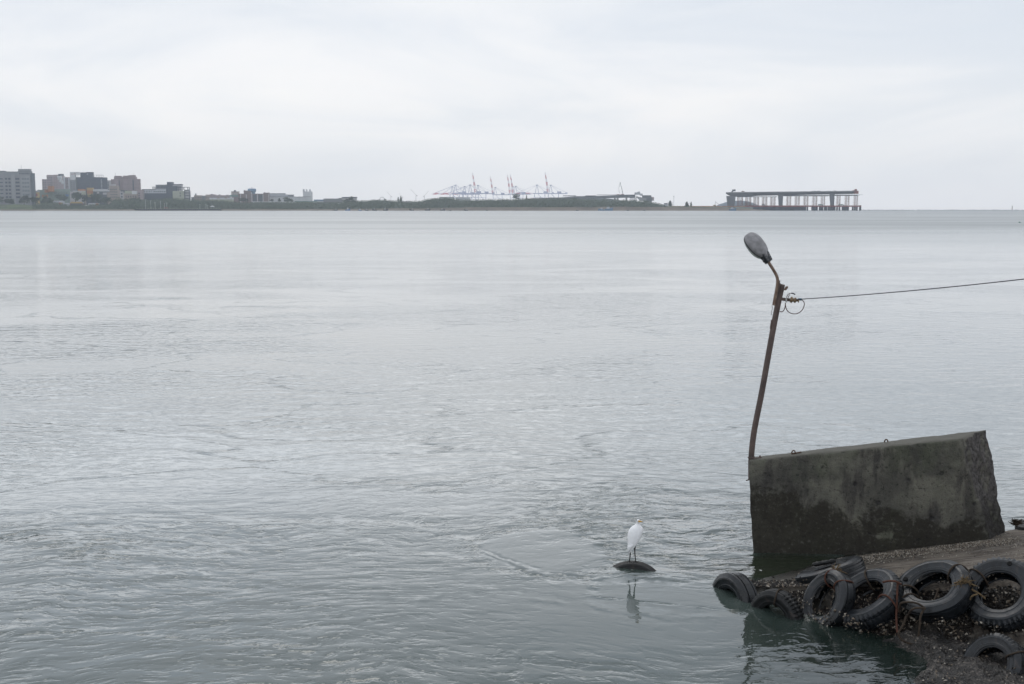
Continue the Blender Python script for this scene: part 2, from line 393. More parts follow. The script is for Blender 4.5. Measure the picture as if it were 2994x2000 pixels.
TR = [
 ('broad', -25, 17, 570, 604, 3660, 'dark tree at the far left edge in front of the grey office block'),
 ('tall', 15, 45, 579, 604, 3670, 'low bushy tree below the two window columns of the grey office block'),
 ('broad', 48, 95, 569, 604, 3690, 'wide dark tree under the curved bay of the grey office block'),
 ('tall', 90, 120, 575, 603, 3665, 'tree in front of the small yellow house'),
 ('broad', 118, 160, 570, 602, 3700, 'wide tree left of the white sheds and below the orange building'),
 ('broad', 152, 205, 566, 600, 3740, 'broad dark tree right behind the white riverside shed'),
 ('tall', 204, 240, 560, 600, 3700, 'tall dark tree behind the yellow roofed shed'),
 ('tall', 236, 262, 566, 600, 3690, 'dark tree just left of the orange container stack foot'),
 ('broad', 262, 305, 564, 603, 3720, 'wide dark tree under the long white canopy roof'),
 ('tall', 298, 330, 575, 604, 3680, 'tree in front of the grey brown terrace houses'),
 ('broad', 325, 375, 578, 606, 3670, 'large dark tree at the water left of the wooden pier'),
 ('broad', 365, 415, 577, 600, 3730, 'tree below the pink low flats'),
 ('broad', 690, 735, 577, 594, 3780, 'wide dark tree before the brown factory block'),
 ('broad', 826, 858, 576, 594, 3770, 'dark tree with a spiky top before the white factory hall'),
 ('tall', 787, 801, 581, 593, 3780, 'small round tree at the right end of the brown factory block'),
 ('conifer', 812, 822, 580, 593, 3790, 'slim young tree in front of the white factory hall'),
 ('broad', 996, 1046, 575, 600, 3760, 'large dome shaped tree before the dark roofed warehouse'),
 ('conifer', 1161, 1168, 577, 592, 3740, 'left of two pointed conifers above the arched shed'),
 ('conifer', 1168, 1176, 575, 592, 3740, 'right of two pointed conifers above the arched shed'),
 ('tall', 1497, 1522, 565, 590, 3740, 'tree standing clear of the scrub beneath the harbour cranes'),
 ('conifer', 1537, 1542, 571, 586, 3740, 'lone thin conifer right of the tree beneath the harbour cranes'),
 ('tall', 1672, 1690, 577, 592, 3720, 'round tree before the left part of the viaduct'),
 ('conifer', 1952, 1966, 588, 604, 3640, 'bushy dark tree beside the small hut at the end of the scrub'),
 ('conifer', 2001, 2015, 591, 606, 3640, 'bushy tree alone on the bare sand spit'),
 ('conifer', 2017, 2024, 591, 604, 3640, 'thin pale tree just right of the bushy tree on the sand spit')]
for t_ in TR: tree(*t_)

# ---------------------------------------------------------------- far buildings
M = dict(
 grey=mat('grey_tile', (0.26, 0.26, 0.28), .8, .12, .05), greyd=mat('grey_dark', (.11, .12, .14), .8, .15, .05),
 slate=mat('slate_cladding', (.060, .070, .105), .6, .15, .05), pink=mat('pink_tile', (0.413, 0.325, 0.338), .8, .12, .05),
 pinkd=mat('pink_brown_tile', (0.286, 0.202, 0.208), .8, .12, .05), pale=mat('pale_render', (0.504, 0.48, 0.492), .8, .1, .05),
 white=mat('white_paint', (.68, .68, .70), .7, .08, .05), offw=mat('grey_white_paint', (0.575, 0.586, 0.621), .7, .08, .05),
 green=mat('green_sheet', (0.264, 0.324, 0.288), .8, .15, .05), orange=mat('orange_paint', (.48, .20, .07), .7, .2, .05),
 yellow=mat('yellow_paint', (.55, .38, .13), .7, .15, .05), blue=mat('blue_paint', (.06, .16, .38), .7, .1, .05),
 tank=mat('tank_blue', (.16, .27, .42), .6, .1, .05), brown=mat('brown_tile', (0.25, 0.181, 0.175), .8, .15, .05),
 cream=mat('cream_render', (.46, .47, .38), .8, .08, .05), glass=mat('window_glass', (.02, .028, .06), .25, .2, .1),
 glassl=mat('window_glass_pale', (.12, .15, .18), .3, .2, .1), teal=mat('teal_roof', (.16, .28, .27), .7, .15, .05),
 red=mat('red_paint', (.38, .06, .06), .7, .15, .05), tan=mat('tan_render', (0.396, 0.324, 0.288), .8, .15, .05),
 steel=mat('steel_grey', (.22, .23, .26), .6, .1, .1), conc=mat('pale_concrete', (.33, .33, .34), .85, .12, .03),
 concd=mat('bridge_concrete', (.17, .175, .20), .85, .12, .03), rust=mat('rust_red_steel', (.26, .07, .05), .7, .2, .1),
 black=mat('black_steel', (.03, .032, .04), .6, .2, .1))
class Far:
    def __init__(s, name, label, cat, x0, x1, Y, group=None, ybase=604):
        s.Y = Y; s.r = empty(name, P((x0 + x1) / 2, ybase, Y), label, cat, group)
    def part(s, pname, m, boxes, dy=0, depth=18, parent=None):
        b = MB()
        for (x0, x1, y0, y1) in boxes:
            Y = s.Y + dy; b.box(fx(x0, Y), fx(x1, Y), Y, Y + depth, ZY(y1, Y), ZY(y0, Y))
        return b.build(pname, M[m] if isinstance(m, str) else m, parent or s.r)
    def wins(s, x0, x1, y0, y1, nc, nr, m='glass', dy=-.3, fw=.68, fh=.5, name='window'):
        for j in range(nr):
            for i in range(nc):
                cw = (x1 - x0) / nc; ch = (y1 - y0) / nr
                cx = x0 + cw * (i + .5); cy = y0 + ch * (j + .5)
                s.part(name, m, [(cx - cw * fw / 2, cx + cw * fw / 2, cy - ch * fh / 2, cy + ch * fh / 2)], dy, .8)
        return s

b = Far('office_block', 'grey ten storey office block with penthouse at the far left edge', 'building', -60, 100, 3800)
b.part('wall', 'grey', [(-60, 92, 503, 604)]); b.part('roof_slab', 'greyd', [(-60, 93, 501.5, 503)], -.8, 20)
b.part('penthouse', 'grey', [(58, 92, 494, 501.5)], 3, 14); b.part('penthouse', 'greyd', [(-30, 18, 499.5, 501.5)], 3, 14)
b.part('stair_wing', 'greyd', [(92, 100.5, 506, 604)], 4, 16); b.part('bay', 'conc', [(64, 90, 513, 604)], -2.2, 2.2); b.part('pier', 'conc', [(37, 47, 510, 604)], -1.0, 1.0)
b.wins(17, 36, 517.5, 582, 2, 6); b.wins(48, 61, 517.5, 582, 1, 6, fw=.9); b.wins(67, 89, 517.5, 575, 3, 5, 'glassl', -2.5, .8, .45); b.wins(60, 91, 505, 510, 8, 1, 'glass', -.4, .6, .8)
b.wins(-40, 14, 517.5, 582, 4, 6, 'glass', fh=.3)
b.part('lightning_rod', 'steel', [(67.2, 67.8, 482, 494)], 8, .5)

b = Far('apartment_tower', 'stepped pink grey apartment towers left of the white signboard tower', 'building', 126, 208, 4150)
b.part('wall', 'pink', [(126, 140, 524, 600), (140, 158, 513, 600), (158, 173, 512.5, 600), (173, 188, 515, 600), (188, 206, 518, 600)])
b.part('penthouse', 'greyd', [(174, 187, 508.5, 515)], 3, 12); b.part('penthouse', 'pinkd', [(141, 156, 511.5, 513), (160, 172, 511, 512.5)], 3, 12)
b.part('stair_shaft', 'offw', [(189, 193, 517, 560), (203, 205.5, 521, 560)], -1.2, 1.2)
b.wins(127, 139, 526, 556, 2, 6, 'glass', fh=.4); b.wins(141, 157, 516, 556, 3, 8, 'glass', fh=.4); b.wins(159, 172, 516, 556, 2, 8, 'pinkd', fh=.5); b.wins(194, 203, 521, 556, 2, 8, 'glass', fh=.5)

b = Far('signboard_tower', 'grey tower with white signboard carrying small red characters', 'building', 206, 225, 3990)
b.part('wall', 'grey', [(206, 224, 522, 600)]); sgn = b.part('signboard', 'white', [(208.5, 223.5, 503, 526)], -1.2, 8)
b.part('signboard', 'white', [(224, 238, 503, 511)], 2, 3)
for i, (cx, h) in enumerate(((213.4, 1.3), (215.4, 1.3), (217.6, 1.6), (220.6, 2.6), (223.4, 2.8))):
    b.part('character', 'red', [(cx - .8, cx + .8, 509.5 - h, 509.5 - h * .7), (cx - .25, cx + .25, 509.5 - h, 510), (cx - .8, cx + .8, 509.3, 509.9)], -1.6, .3)
b.wins(208, 223, 530, 556, 2, 4, 'glass', fw=.3, fh=.25)

b = Far('department_store', 'dark slate blue block with curved right end and roof rails', 'building', 224, 313, 4000)
b.part('wall', 'slate', [(224, 300, 518, 600)]); rc = MB()
cx, cy = fx(298, 4000), 4014
rc.loft([((cx, cy, ZY(600, 4000)), fx(312.5, 4000) - cx, 14), ((cx, cy, ZY(518.6, 4000)), fx(312.5, 4000) - cx, 14)], 28); rc.build('rounded_end', M['slate'], b.r)
b.part('penthouse', 'slate', [(239, 255, 504, 518), (255, 274, 503, 518)], 2, 14); b.part('panel_frame', 'greyd', [(226, 268, 532, 533), (267, 268, 533, 548), (226, 267, 540, 540.6)], -.5, .5)
b.wins(297.5, 301.5, 524, 552, 1, 7, 'offw', -.6, .8, .5); b.part('vent', 'offw', [(258, 261, 507.5, 511)], 1.4, .5)
b.part('roof_rail', 'steel', [(274, 306, 511.3, 512.1)] + [(x, x + .7, 512, 518.4) for x in range(275, 307, 5)], 2, .7)
b.part('roof_rail', 'steel', [(224, 239, 511.6, 512.2)] + [(x, x + .6, 512, 518) for x in range(226, 239, 4)], 2, .7)

b = Far('flats', 'narrow pale flats peeking out right of the slate blue block', 'building', 312, 322, 4080)
b.part('wall', 'pale', [(312, 322, 527, 600)]); b.wins(313, 321, 531, 556, 2, 5)

b = Far('apartment_tower', 'twin pinkish brown apartment towers with stepped tops', 'building', 327, 409, 4120)
b.part('wall', 'pinkd', [(327, 336, 524, 600), (336.5, 359, 517, 600), (361, 399, 517, 600), (399.5, 409, 523, 600), (359, 361, 530, 600)])
b.part('penthouse', 'pinkd', [(338, 357, 514, 517), (363, 378, 513.5, 517), (378, 397, 512, 517)], 2, 14)
b.part('light_shaft', 'slate', [(350, 352.5, 527, 556), (390, 393.5, 526, 556)], -.4, .5)
for x0, x1 in ((337, 349), (362, 376), (376.5, 389), (394, 408)):
    b.wins(x0, x1, 524, 556, 1, 8, 'pink', -.4, .96, .4, 'balcony')
b.part('mast', 'steel', [(341, 341.5, 505, 514)], 8, .5); b.part('mast', 'steel', [(394.2, 394.7, 506, 512)], 8, .5)

b = Far('warehouse', 'long grey green sheet clad warehouse behind the riverside trees', 'building', 111, 203, 3900)
b.part('wall', 'green', [(111, 140, 555, 600), (140, 203, 553, 600)]); b.part('roof', 'pale', [(158, 198, 552, 553)], -.5, 19); b.wins(160, 198, 558, 572, 8, 1, 'greyd', fh=.7, fw=.3)
b = Far('orange_building', 'orange box shaped building above the grey green warehouse', 'building', 132, 157, 3880)
b.part('wall', 'orange', [(142, 155, 544, 560), (132, 139, 554, 563)]); b.part('awning', 'orange', [(124, 141, 569.5, 577), (141, 159, 558.5, 560.5)], -4, 4)
b = Far('yellow_house', 'small yellow house right beside the grey office block', 'building', 94, 111, 3830)
b.part('wall', 'yellow', [(94, 111, 562, 600)]); b.part('roof', 'pale', [(99, 112, 557.5, 562)]); b.part('shutter', 'red', [(103, 111, 566.5, 573)], -.4, .5)
b = Far('tarpaulin', 'bright blue tarpaulin at the right end of the grey green warehouse', 'tarpaulin', 192, 202, 3880)
b.part('sheet', 'blue', [(192.5, 202, 568.5, 571), (193.5, 201, 571, 574.5)], 0, 4)
b = Far('container_stack', 'orange ribbed container stack before the slate blue block', 'containers', 255, 271, 3850)
b.part('container', 'yellow', [(255.5, 271, 549, 557)]); b.part('container', 'orange', [(255.5, 271, 557.3, 566)]); b.part('container', 'yellow', [(257, 266, 566.3, 576)])
b.part('rib', 'orange', [(x, x + .5, 549, 566) for x in range(257, 271, 3)], -.3, .3)
b = Far('orange_hut', 'faded orange lean-to left of the orange container stack', 'building', 228, 247, 3860)
b.part('wall', 'orange', [(229, 247, 553, 560)]); b.part('wall', 'tan', [(229, 247, 560, 600)], .5)
b = Far('house', 'white walled low house under the slate blue block', 'building', 214, 247, 3830)
b.part('wall', 'pale', [(206, 240, 560, 600)]); b.part('wall', 'cream', [(240, 247, 559.5, 573)], -.6); b.part('roof', 'white', [(215, 246, 557.8, 559.5)], -1.2, 20)
b.wins(210, 240, 563, 572, 5, 1)
b = Far('canopy_hall', 'open hall under a long white canopy roof with dark openings', 'building', 271, 322, 3860)
b.part('roof', 'white', [(271, 311, 553, 555.2), (271, 322, 556, 559.6)], -1.5, 22); b.part('wall', 'greyd', [(272, 321, 559.6, 600)]); b.part('clutter', 'pale', [(285, 291, 561, 566), (302, 313, 563, 569)], -1, 1)
b = Far('terrace_houses', 'grey brown stepped terrace houses below the twin pink towers', 'building', 321, 352, 3850)
b.part('wall', 'tan', [(322, 346, 543, 600), (314, 322, 562, 600), (346, 352, 556, 600)]); b.part('roof', 'pale', [(325, 338, 538.5, 543)], 2, 10); b.wins(323, 345, 550, 580, 4, 4, 'greyd', fh=.35)
b = Far('low_flats', 'pink and cream low flats with a white roof sheet', 'building', 352, 403, 3840)
b.part('wall', 'pale', [(352, 362, 560, 600)]); b.part('wall', 'tan', [(362, 403, 566, 600)], .6); b.part('roof', 'cream', [(366, 388, 558, 566)], 1); b.part('roof_sheet', 'white', [(387, 401, 558, 568)], -.4); b.part('roof', 'greyd', [(354, 368, 556, 562)], 2)
b.wins(353, 361, 562, 580, 1, 2, fw=.6); b.wins(366, 401, 570, 580, 5, 1, fw=.3)
b = Far('flats', 'pinkish four storey flats left of the dark office slab', 'building', 403, 418, 3845)
b.part('wall', 'pink', [(403, 418, 556, 600)]); b.part('roof', 'tan', [(403, 418, 555, 556)], -.6, 19); b.wins(405, 411, 562, 582, 1, 3)

b = Far('office_complex', 'modern office complex with open roof frames and dark tower', 'building', 416, 557, 3880)
b.part('wall', 'offw', [(416, 447, 555, 600), (447, 488, 553, 600)], 4); b.part('wall', 'steel', [(457, 490, 541, 553)], 4); b.part('roof', 'slate', [(416, 445, 553, 555), (457, 490, 540, 541.5)], 3, 20)
b.part('tower', 'slate', [(490, 506, 532, 600)], 2); b.part('core', 'slate', [(487, 519, 544, 600)], 0); b.part('wall', 'pale', [(507, 532, 541, 600)], 5); b.part('roof', 'slate', [(506, 532.5, 538.3, 541)], 4.5, 20)
b.part('base_wall', 'slate', [(420, 505, 565, 600)], -2, 8); b.part('plain_wall', 'cream', [(506, 539, 558.5, 600)], -4, 6)
b.part('roof_frame', 'slate', [(447, 457, 546, 547.3)] + [(x, x + 1.2, 547, 555) for x in (447, 450, 453, 455.8)], 2, 1.5)
b.part('roof_frame', 'slate', [(519, 556, 546.8, 548.4), (554.3, 556, 548, 600), (549.5, 551.3, 548, 556), (538, 540, 548, 556), (522, 523.5, 548, 558)], -1, 2)
b.part('wall', 'pale', [(540, 554.3, 557, 600)], 0); b.part('floor_band', 'slate', [(540, 554.3, y, y + 2.2) for y in (554.8, 563, 571, 579)], -.5, 1); b.part('column', 'greyd', [(539.2, 542, 559, 600)], -4.2, 3)
b.wins(459, 489, 543, 551, 7, 1, 'glass', 3.6, .6, .7); b.wins(449, 486, 557, 564, 6, 1, 'glassl', 3.6); b.wins(417, 446, 557, 563, 6, 1, 'greyd', 3.6, .3, .9); b.wins(509, 531, 543, 556, 3, 3, 'greyd', 4.6, .9, .3); b.wins(526, 530, 561, 576, 1, 2, 'glass', -4.3)
b.wins(489, 518, 547, 563, 1, 4, 'greyd', -.4, .95, .3)

b = Far('town_houses', 'row of low grey pink town houses behind the scrub', 'building', 565, 680, 4000)
b.part('wall', 'tan', [(568, 590, 571, 600), (602, 615, 569, 600)]); b.part('wall', 'grey', [(590, 602, 572, 600), (560, 568, 576, 600)], 1); b.part('wall', 'pink', [(615, 630, 568.5, 600), (630, 650, 570.5, 600), (650, 672, 571, 600)], 2)
b.part('penthouse', 'grey', [(571, 574, 566, 571), (617, 622, 567, 569), (640, 644, 568.5, 570.5), (662, 668, 569.5, 571)], 3, 8); b.wins(570, 672, 575, 581, 22, 1, 'greyd', fw=.4)
b = Far('long_shed', 'long white roofed shed behind the sail canopy kiosk', 'building', 612, 681, 3830)
b.part('roof', 'white', [(613, 680, 578, 583)]); b.part('wall', 'cream', [(613, 680, 583, 600)], 1); b.part('dormer', 'tan', [(635, 642, 576, 580), (657, 665, 576, 580)], -.4, 8)
b = Far('round_tower_house', 'tan block with a small round cap left of the blue water tower', 'building', 677, 698, 4010)
b.part('wall', 'tan', [(677, 697.5, 560.5, 600)]); b.part('cap', 'greyd', [(684.5, 690, 557, 560.5), (686, 688.5, 555.5, 557)], 3, 8); b.part('roof', 'greyd', [(677, 698, 559.8, 560.5)], -.5, 19)
b.wins(679, 696, 563, 570, 3, 1, 'pale')
b = Far('teal_shed', 'teal roofed shed at the left end of the brown factory block', 'building', 672, 700, 3970)
b.part('roof', 'teal', [(672, 697, 570, 575)]); b.part('wall', 'pinkd', [(680, 697, 575, 600)], 1)
b = Far('factory_block', 'long brown tiled factory block with white pilasters', 'building', 697, 787, 3950)
b.part('wall', 'brown', [(697, 771, 567, 600)]); [(b.part('tower', 'brown', [q_], -.3)) for q_ in ((713.5, 732, 558, 567), (771, 786, 564, 600))]; [b.part('vent', 'brown', [q_], 3, 3) for q_ in ((715, 718, 555.5, 558), (772, 775, 562, 564))]; b.part('roof', 'greyd', [(697, 771, 566.3, 567), (713, 733, 557.3, 558), (770.6, 786.4, 563.2, 564)], -.8, 20)
b.part('infill', 'greyd', [(740, 751, 569, 589), (756, 768, 569, 589)], -.4, .5)
for x in (704, 720.5, 736.8, 753.2, 769.6, 786.2): b.part('pilaster', 'white', [(x - .8, x + .8, 568, 600)], -1, 1)
b = Far('water_tower', 'blue bowl shaped water tower behind the brown factory block', 'water tower', 723, 749, 4100)
c0 = P(736, 604, 4100); s_ = 4100 / FPX; tb = MB(); z = lambda y: ZY(y, 4100)
tb.loft([((c0.x, 4110, z(562.5)), 9 * s_, 9 * s_), ((c0.x, 4110, z(559)), 12 * s_, 12 * s_), ((c0.x, 4110, z(552)), 12.2 * s_, 12.2 * s_)], 24); tb.build('tank', M['tank'], b.r, True)
tb = MB(); tb.loft([((c0.x, 4110, z(552)), 12.2 * s_, 12.2 * s_), ((c0.x, 4110, z(549.3)), 2 * s_, 2 * s_), ((c0.x, 4110, z(547.4)), .6 * s_, .6 * s_)], 24); tb.build('roof', M['offw'], b.r)
tb = MB(); tb.loft([((c0.x + 5, 4110, z(600)), 5 * s_, 5 * s_), ((c0.x + 5, 4110, z(562.5)), 5 * s_, 5 * s_)], 16); tb.build('column', M['tank'], b.r)
b = Far('factory_hall', 'long white factory hall with layered roofs', 'building', 787, 912, 3990)
b.part('wall', 'white', [(787, 912, 576, 600)]); b.part('roof', 'greyd', [(787, 906, 575, 576)], -.8, 30); b.part('upper_wall', 'offw', [(787, 834, 566.5, 575), (834, 858, 570, 575)], 10, 14); b.part('upper_roof', 'steel', [(787, 834, 565, 566.5), (830, 859, 569, 570)], 9.5, 16); b.part('upper_roof', 'steel', [(843, 859, 570.6, 573)], 8, 2)
b.wins(800, 900, 578, 588, 10, 1, 'offw', fw=.1, fh=1, name='downpipe')
b = Far('silo', 'white silo plant with three short chimneys', 'silo', 886, 912, 4060)
b.part('body', 'white', [(886.5, 912, 560, 600)])
for x, w_ in ((888.5, 2.4), (897.3, 1.4), (906.8, 1.7)): b.part('chimney', 'offw', [(x - w_, x + w_, 553.5, 560)], 2, 8)
b = Far('long_roof', 'long low white roof beneath the brown factory block', 'building', 734, 832, 3760)
b.part('roof', 'white', [(736, 829, 589.3, 592)], 0, 14); b.part('wall', 'grey', [(737, 828, 592, 600)], 1, 12)
b = Far('green_roof_hall', 'pale green roofed hall below the silo', 'building', 858, 927, 3790)
b.part('roof', 'teal', [(862, 924, 588, 590)]); b.part('roof', 'green', [(858, 927, 590, 591.3)], -1, 20); b.part('wall', 'cream', [(866, 915, 591, 600)], 1)
b = Far('blue_roof_shed', 'low blue roofed shed right of the silo', 'building', 915, 948, 3860)
b.part('roof', 'tank', [(918, 948, 583.5, 587)]); b.part('wall', 'offw', [(918, 948, 587, 600)], 1)
b = Far('warehouse', 'grey warehouse with darker raised roof behind the dome shaped tree', 'building', 946, 1043, 3850)
b.part('wall', 'grey', [(946, 1000, 581.5, 600)]); b.part('roof', 'steel', [(946, 1000, 580.5, 581.5), (990, 1000, 579, 580.5)], -.5, 19); b.part('wall', 'pale', [(1000, 1042, 579, 600)], .5); b.part('roof', 'slate', [(999.5, 1043, 576, 578.8)], -.6, 20)
def house(name, label, x0, x1, yr, yw, yb, rm, wm, Y=3650, arch=False):
    b = Far(name, label, 'building', x0, x1, Y)
    b.part('wall', wm, [(x0 + .8, x1 - .8, yw, yb + 4)], 1, 12)
    r = MB(); Yf, Yb = Y, Y + 14; n = 9 if arch else 3
    prof = []
    for i in range(n):
        f = i / (n - 1); prof.append((x0 + (x1 - x0) * f, yw - (yw - yr) * (math.sin(f * math.pi) if arch else (0, 1, 0)[i] if n == 3 else 0)))
    if not arch: prof = [(x0, yw), (x0 + (x1 - x0) * .12, yr), (x1 - (x1 - x0) * .12, yr), (x1, yw)]
    n = len(prof); vs = [P(x, y, Yf) for x, y in prof] + [P(x, y, Yb) for x, y in prof]
    r.add(vs, [tuple(range(n)), tuple(range(2 * n - 1, n - 1, -1))] + [(i, i + n, i + n + 1, i + 1) for i in range(n - 1)] + [(0, n - 1, 2 * n - 1, n)])
    r.build('roof', M[rm], b.r)
    return b
h = house('shed', 'white shed with small windows behind the white posts on the left bank', 156, 187, 586.5, 588.5, 601, 'white', 'offw'); h.wins(159, 172, 589, 592, 3, 1); h.part('door', 'red', [(172, 177, 592, 598)], .5, .6); h.part('panel', 'yellow', [(177, 183, 592.5, 599)], .4, .6)
h = house('shed', 'small boxy white shed left of the yellow roofed shed', 188, 203, 593.5, 594.5, 601, 'white', 'offw', 3640); h.part('door', 'greyd', [(188.6, 191.5, 596, 600)], .3, .6)
h = house('shed', 'shed with bright yellow roof on the left bank', 204, 243, 590, 594.5, 601, 'yellow', 'greyd', 3640); h.part('post', 'red', [(204.5, 206, 595, 600), (241, 243, 595, 600)], 0, 1)
h = house('shed', 'white striped market shed with orange right end on the left bank', 257, 288, 594, 595, 601, 'white', 'white', 3640); h.part('stall', 'orange', [(280, 288, 595, 600.6)], .2, .8); h.part('curtain', 'greyd', [(x, x + .5, 595.4, 600.6) for x in range(262, 280, 4)], .3, .8)
house('house', 'white roofed cottage on the scrub left of the arched shed', 1105, 1135, 591.5, 595, 597, 'offw', 'grey', 3640)
house('arched_shed', 'pale arched shed above the moored boats', 1174, 1202, 588.5, 591, 597, 'pale', 'pale', 3630, True)
house('hut', 'tiny white hut right of the arched shed', 1203, 1213, 594, 596, 597.5, 'white', 'pale', 3630)
house('hut', 'tiny white hut roof above the leftmost moored boat', 987, 998, 594.5, 596, 597, 'white', 'pale', 3630)
h = house('long_house', 'long low house with reddish front and pale right end', 1238, 1262, 592.5, 594, 598, 'tan', 'red', 3610); h.part('end_wall', 'white', [(1258, 1262, 594, 598)], .2, 2)
h = house('ruin', 'grey derelict house front right of the reddish long house', 1269, 1296, 591, 592.5, 598, 'greyd', 'grey', 3610); h.part('gable', 'pale', [(1290, 1295, 590.5, 597.5), (1270, 1273, 593, 597.5)], -.2, 1)
h = house('hut', 'small grey hut with flat roof left of the bushy tree at the scrub end', 1941, 1953, 594, 595.5, 603, 'slate', 'offw', 3640)
b = Far('storage_hall', 'pale long storage hall under the lowered crane booms, left part', 'building', 1285, 1330, 4300, ybase=600); b.part('wall', 'offw', [(1285, 1328, 577, 600)]); b.part('roof', 'steel', [(1285, 1328, 576, 577)], -1, 19)
b = Far('storage_hall', 'pale long storage hall under the lowered crane booms, right part', 'building', 1333, 1378, 4320, ybase=600); b.part('wall', 'offw', [(1333, 1375, 577.5, 600)]); b.part('roof', 'white', [(1333, 1375, 576.6, 577.5)], -1, 19)
# drifting smoke by the pink towers
m_smoke = mat('smoke', (.75, .76, .78), 1.0, .08, .2)
sm = MB(); rnd = random.Random(3)
for i in range(60):
    f = i / 59; c = P(183 - 9 * f + rnd.uniform(-4, 4) * (.5 + f), 536 - 18 * f + rnd.uniform(-2, 2), 3970 + rnd.uniform(-4, 4)); sm.add(*ico(c, rnd.uniform(1.4, 3.6), 1, .4, 2, i))
tag(sm.build('smoke_plume', m_smoke, None, True), 'small white smoke plume drifting before the pink grey towers', 'smoke', kind='stuff')

# low wooden pier with canopy kiosk on the left
b = Far('pier', 'dark low wooden pier with pale railing along the left bank', 'pier', 392, 652, 3470, ybase=616)
b.part('deck', 'black', [(392, 560, 610.8, 613.2), (560, 645, 611.3, 613.6)], 0, 12)
for x in range(396, 648, 6): b.part('pile', 'black', [(x, x + 2.2, 613, 616.6)], 1, 9)
for x in range(398, 645, 8): b.part('railing', 'cream', [(x, x + 4.6, 609, 610.1)], 0, .5)
b = Far('kiosk', 'kiosk with pointed white sail canopy on the pier end', 'kiosk', 613, 629, 3470, ybase=611)
cc = P(621, 606, 3474); s_ = 3474 / FPX; k = MB(); k.loft([((cc.x, 3474, ZY(605, 3474)), 8 * s_, 6 * s_), ((cc.x, 3474, ZY(603, 3474)), 4.5 * s_, 3.5 * s_), ((cc.x, 3474, ZY(600.8, 3474)), .6 * s_, .5 * s_)], 8); k.build('canopy', M['white'], b.r)
b.part('post', 'steel', [(616, 617, 604, 611), (625, 626, 604, 611)], 3, 1); b.part('mast', 'steel', [(618, 618.6, 588, 603)], 4, .6)
b = Far('red_canopy', 'flat red canopy on the long pier', 'canopy', 479, 489, 3472, ybase=611); b.part('roof', 'red', [(480, 490, 606.8, 608.6)], 0, 6); b.part('post', 'steel', [(481, 481.7, 608, 611), (488.5, 489.2, 608, 611)], 1, 1)
for i, (x, yt) in enumerate(((425, 584), (440.5, 587), (453, 592), (469, 589), (480, 594), (487, 594), (584, 598), (601, 598), (605, 601))):
    b = Far('lamp_mast', '%s thin pale mast from the left on the long pier' % ('first', 'second', 'third', 'fourth', 'fifth', 'sixth', 'seventh', 'eighth', 'ninth')[i], 'mast', x, x + 1, 3476, 'masts on the pier', ybase=611)
    b.part('pole', 'offw', [(x, x + .7, yt, 611)], 0, .8); b.part('lamp_head', 'offw', [(x - 2, x + 2.6, yt - .5, yt + .2)], 0, .8)
# white posts by the sheds
for i in range(4):
    b = Far('flag_post', 'white post %s of the short row left of the white shed' % ('nearest the left end', 'second from the left', 'third from the left', 'nearest the shed')[i], 'post', 143, 156, 3645, 'white posts on the left bank', ybase=602)
    b.part('pole', 'white', [(143.5 + i * 4, 144.7 + i * 4, 595, 602)], 0, 1)

# ---------------------------------------------------------------- boats
def boat_proto(L_, hullm, cabm, cab, tall=False):
    r = empty('fishing_boat', (0, 0, 0)); n = 9; h = MB(); vs = []
    for i in range(n):
        f = i / (n - 1); x = (f - .5) * L_; wd = L_ * .13 * (1 - max(0, f - .45) ** 2 * 3.1) ; wd = max(wd, .15); top = L_ * (.13 + .12 * max(0, f - .3) ** 1.5 * 1.6)
        vs += [(x, -wd, top), (x - (.03 * L_ if i == n - 1 else 0), -wd * .6, -.4), (x - (.03 * L_ if i == n - 1 else 0), wd * .6, -.4), (x, wd, top)]
    fs = [(i * 4 + k, (i + 1) * 4 + k, (i + 1) * 4 + k + 1, i * 4 + k + 1) for i in range(n - 1) for k in range(3)] + [(i * 4 + 3, (i + 1) * 4 + 3, (i + 1) * 4, i * 4) for i in range(n - 1)] + [(0, 1, 2, 3), (n * 4 - 1, n * 4 - 2, n * 4 - 3, n * 4 - 4)]
    h.add(vs, fs); h.build('hull', M[hullm], r)
    c = MB(); a, bb = cab; z0 = L_ * .12; z1 = L_ * (.36 if tall else .27)
    c.hexa([(a * L_, -L_ * .08, z0), (bb * L_, -L_ * .08, z0), (bb * L_, L_ * .08, z0), (a * L_, L_ * .08, z0), (a * L_, -L_ * .07, z1), (bb * L_ - .5, -L_ * .07, z1), (bb * L_ - .5, L_ * .07, z1), (a * L_, L_ * .07, z1)]); c.build('cabin', M[cabm], r)
    m_ = MB(); m_.tube([(-.05 * L_, 0, z0), (-.05 * L_, 0, L_ * (.55 if tall else .42))], .18, 5); m_.build('mast', M['steel'], r)
    return r
bp = [boat_proto(14, 'black', 'white', (.02, .16)), boat_proto(15, 'blue', 'white', (-.12, .15), True), boat_proto(14, 'black', 'offw', (-.2, .0)), boat_proto(17, 'tank', 'offw', (-.25, .1)), boat_proto(9, 'black', 'tan', (-.3, .1))]
first = [True] * 5
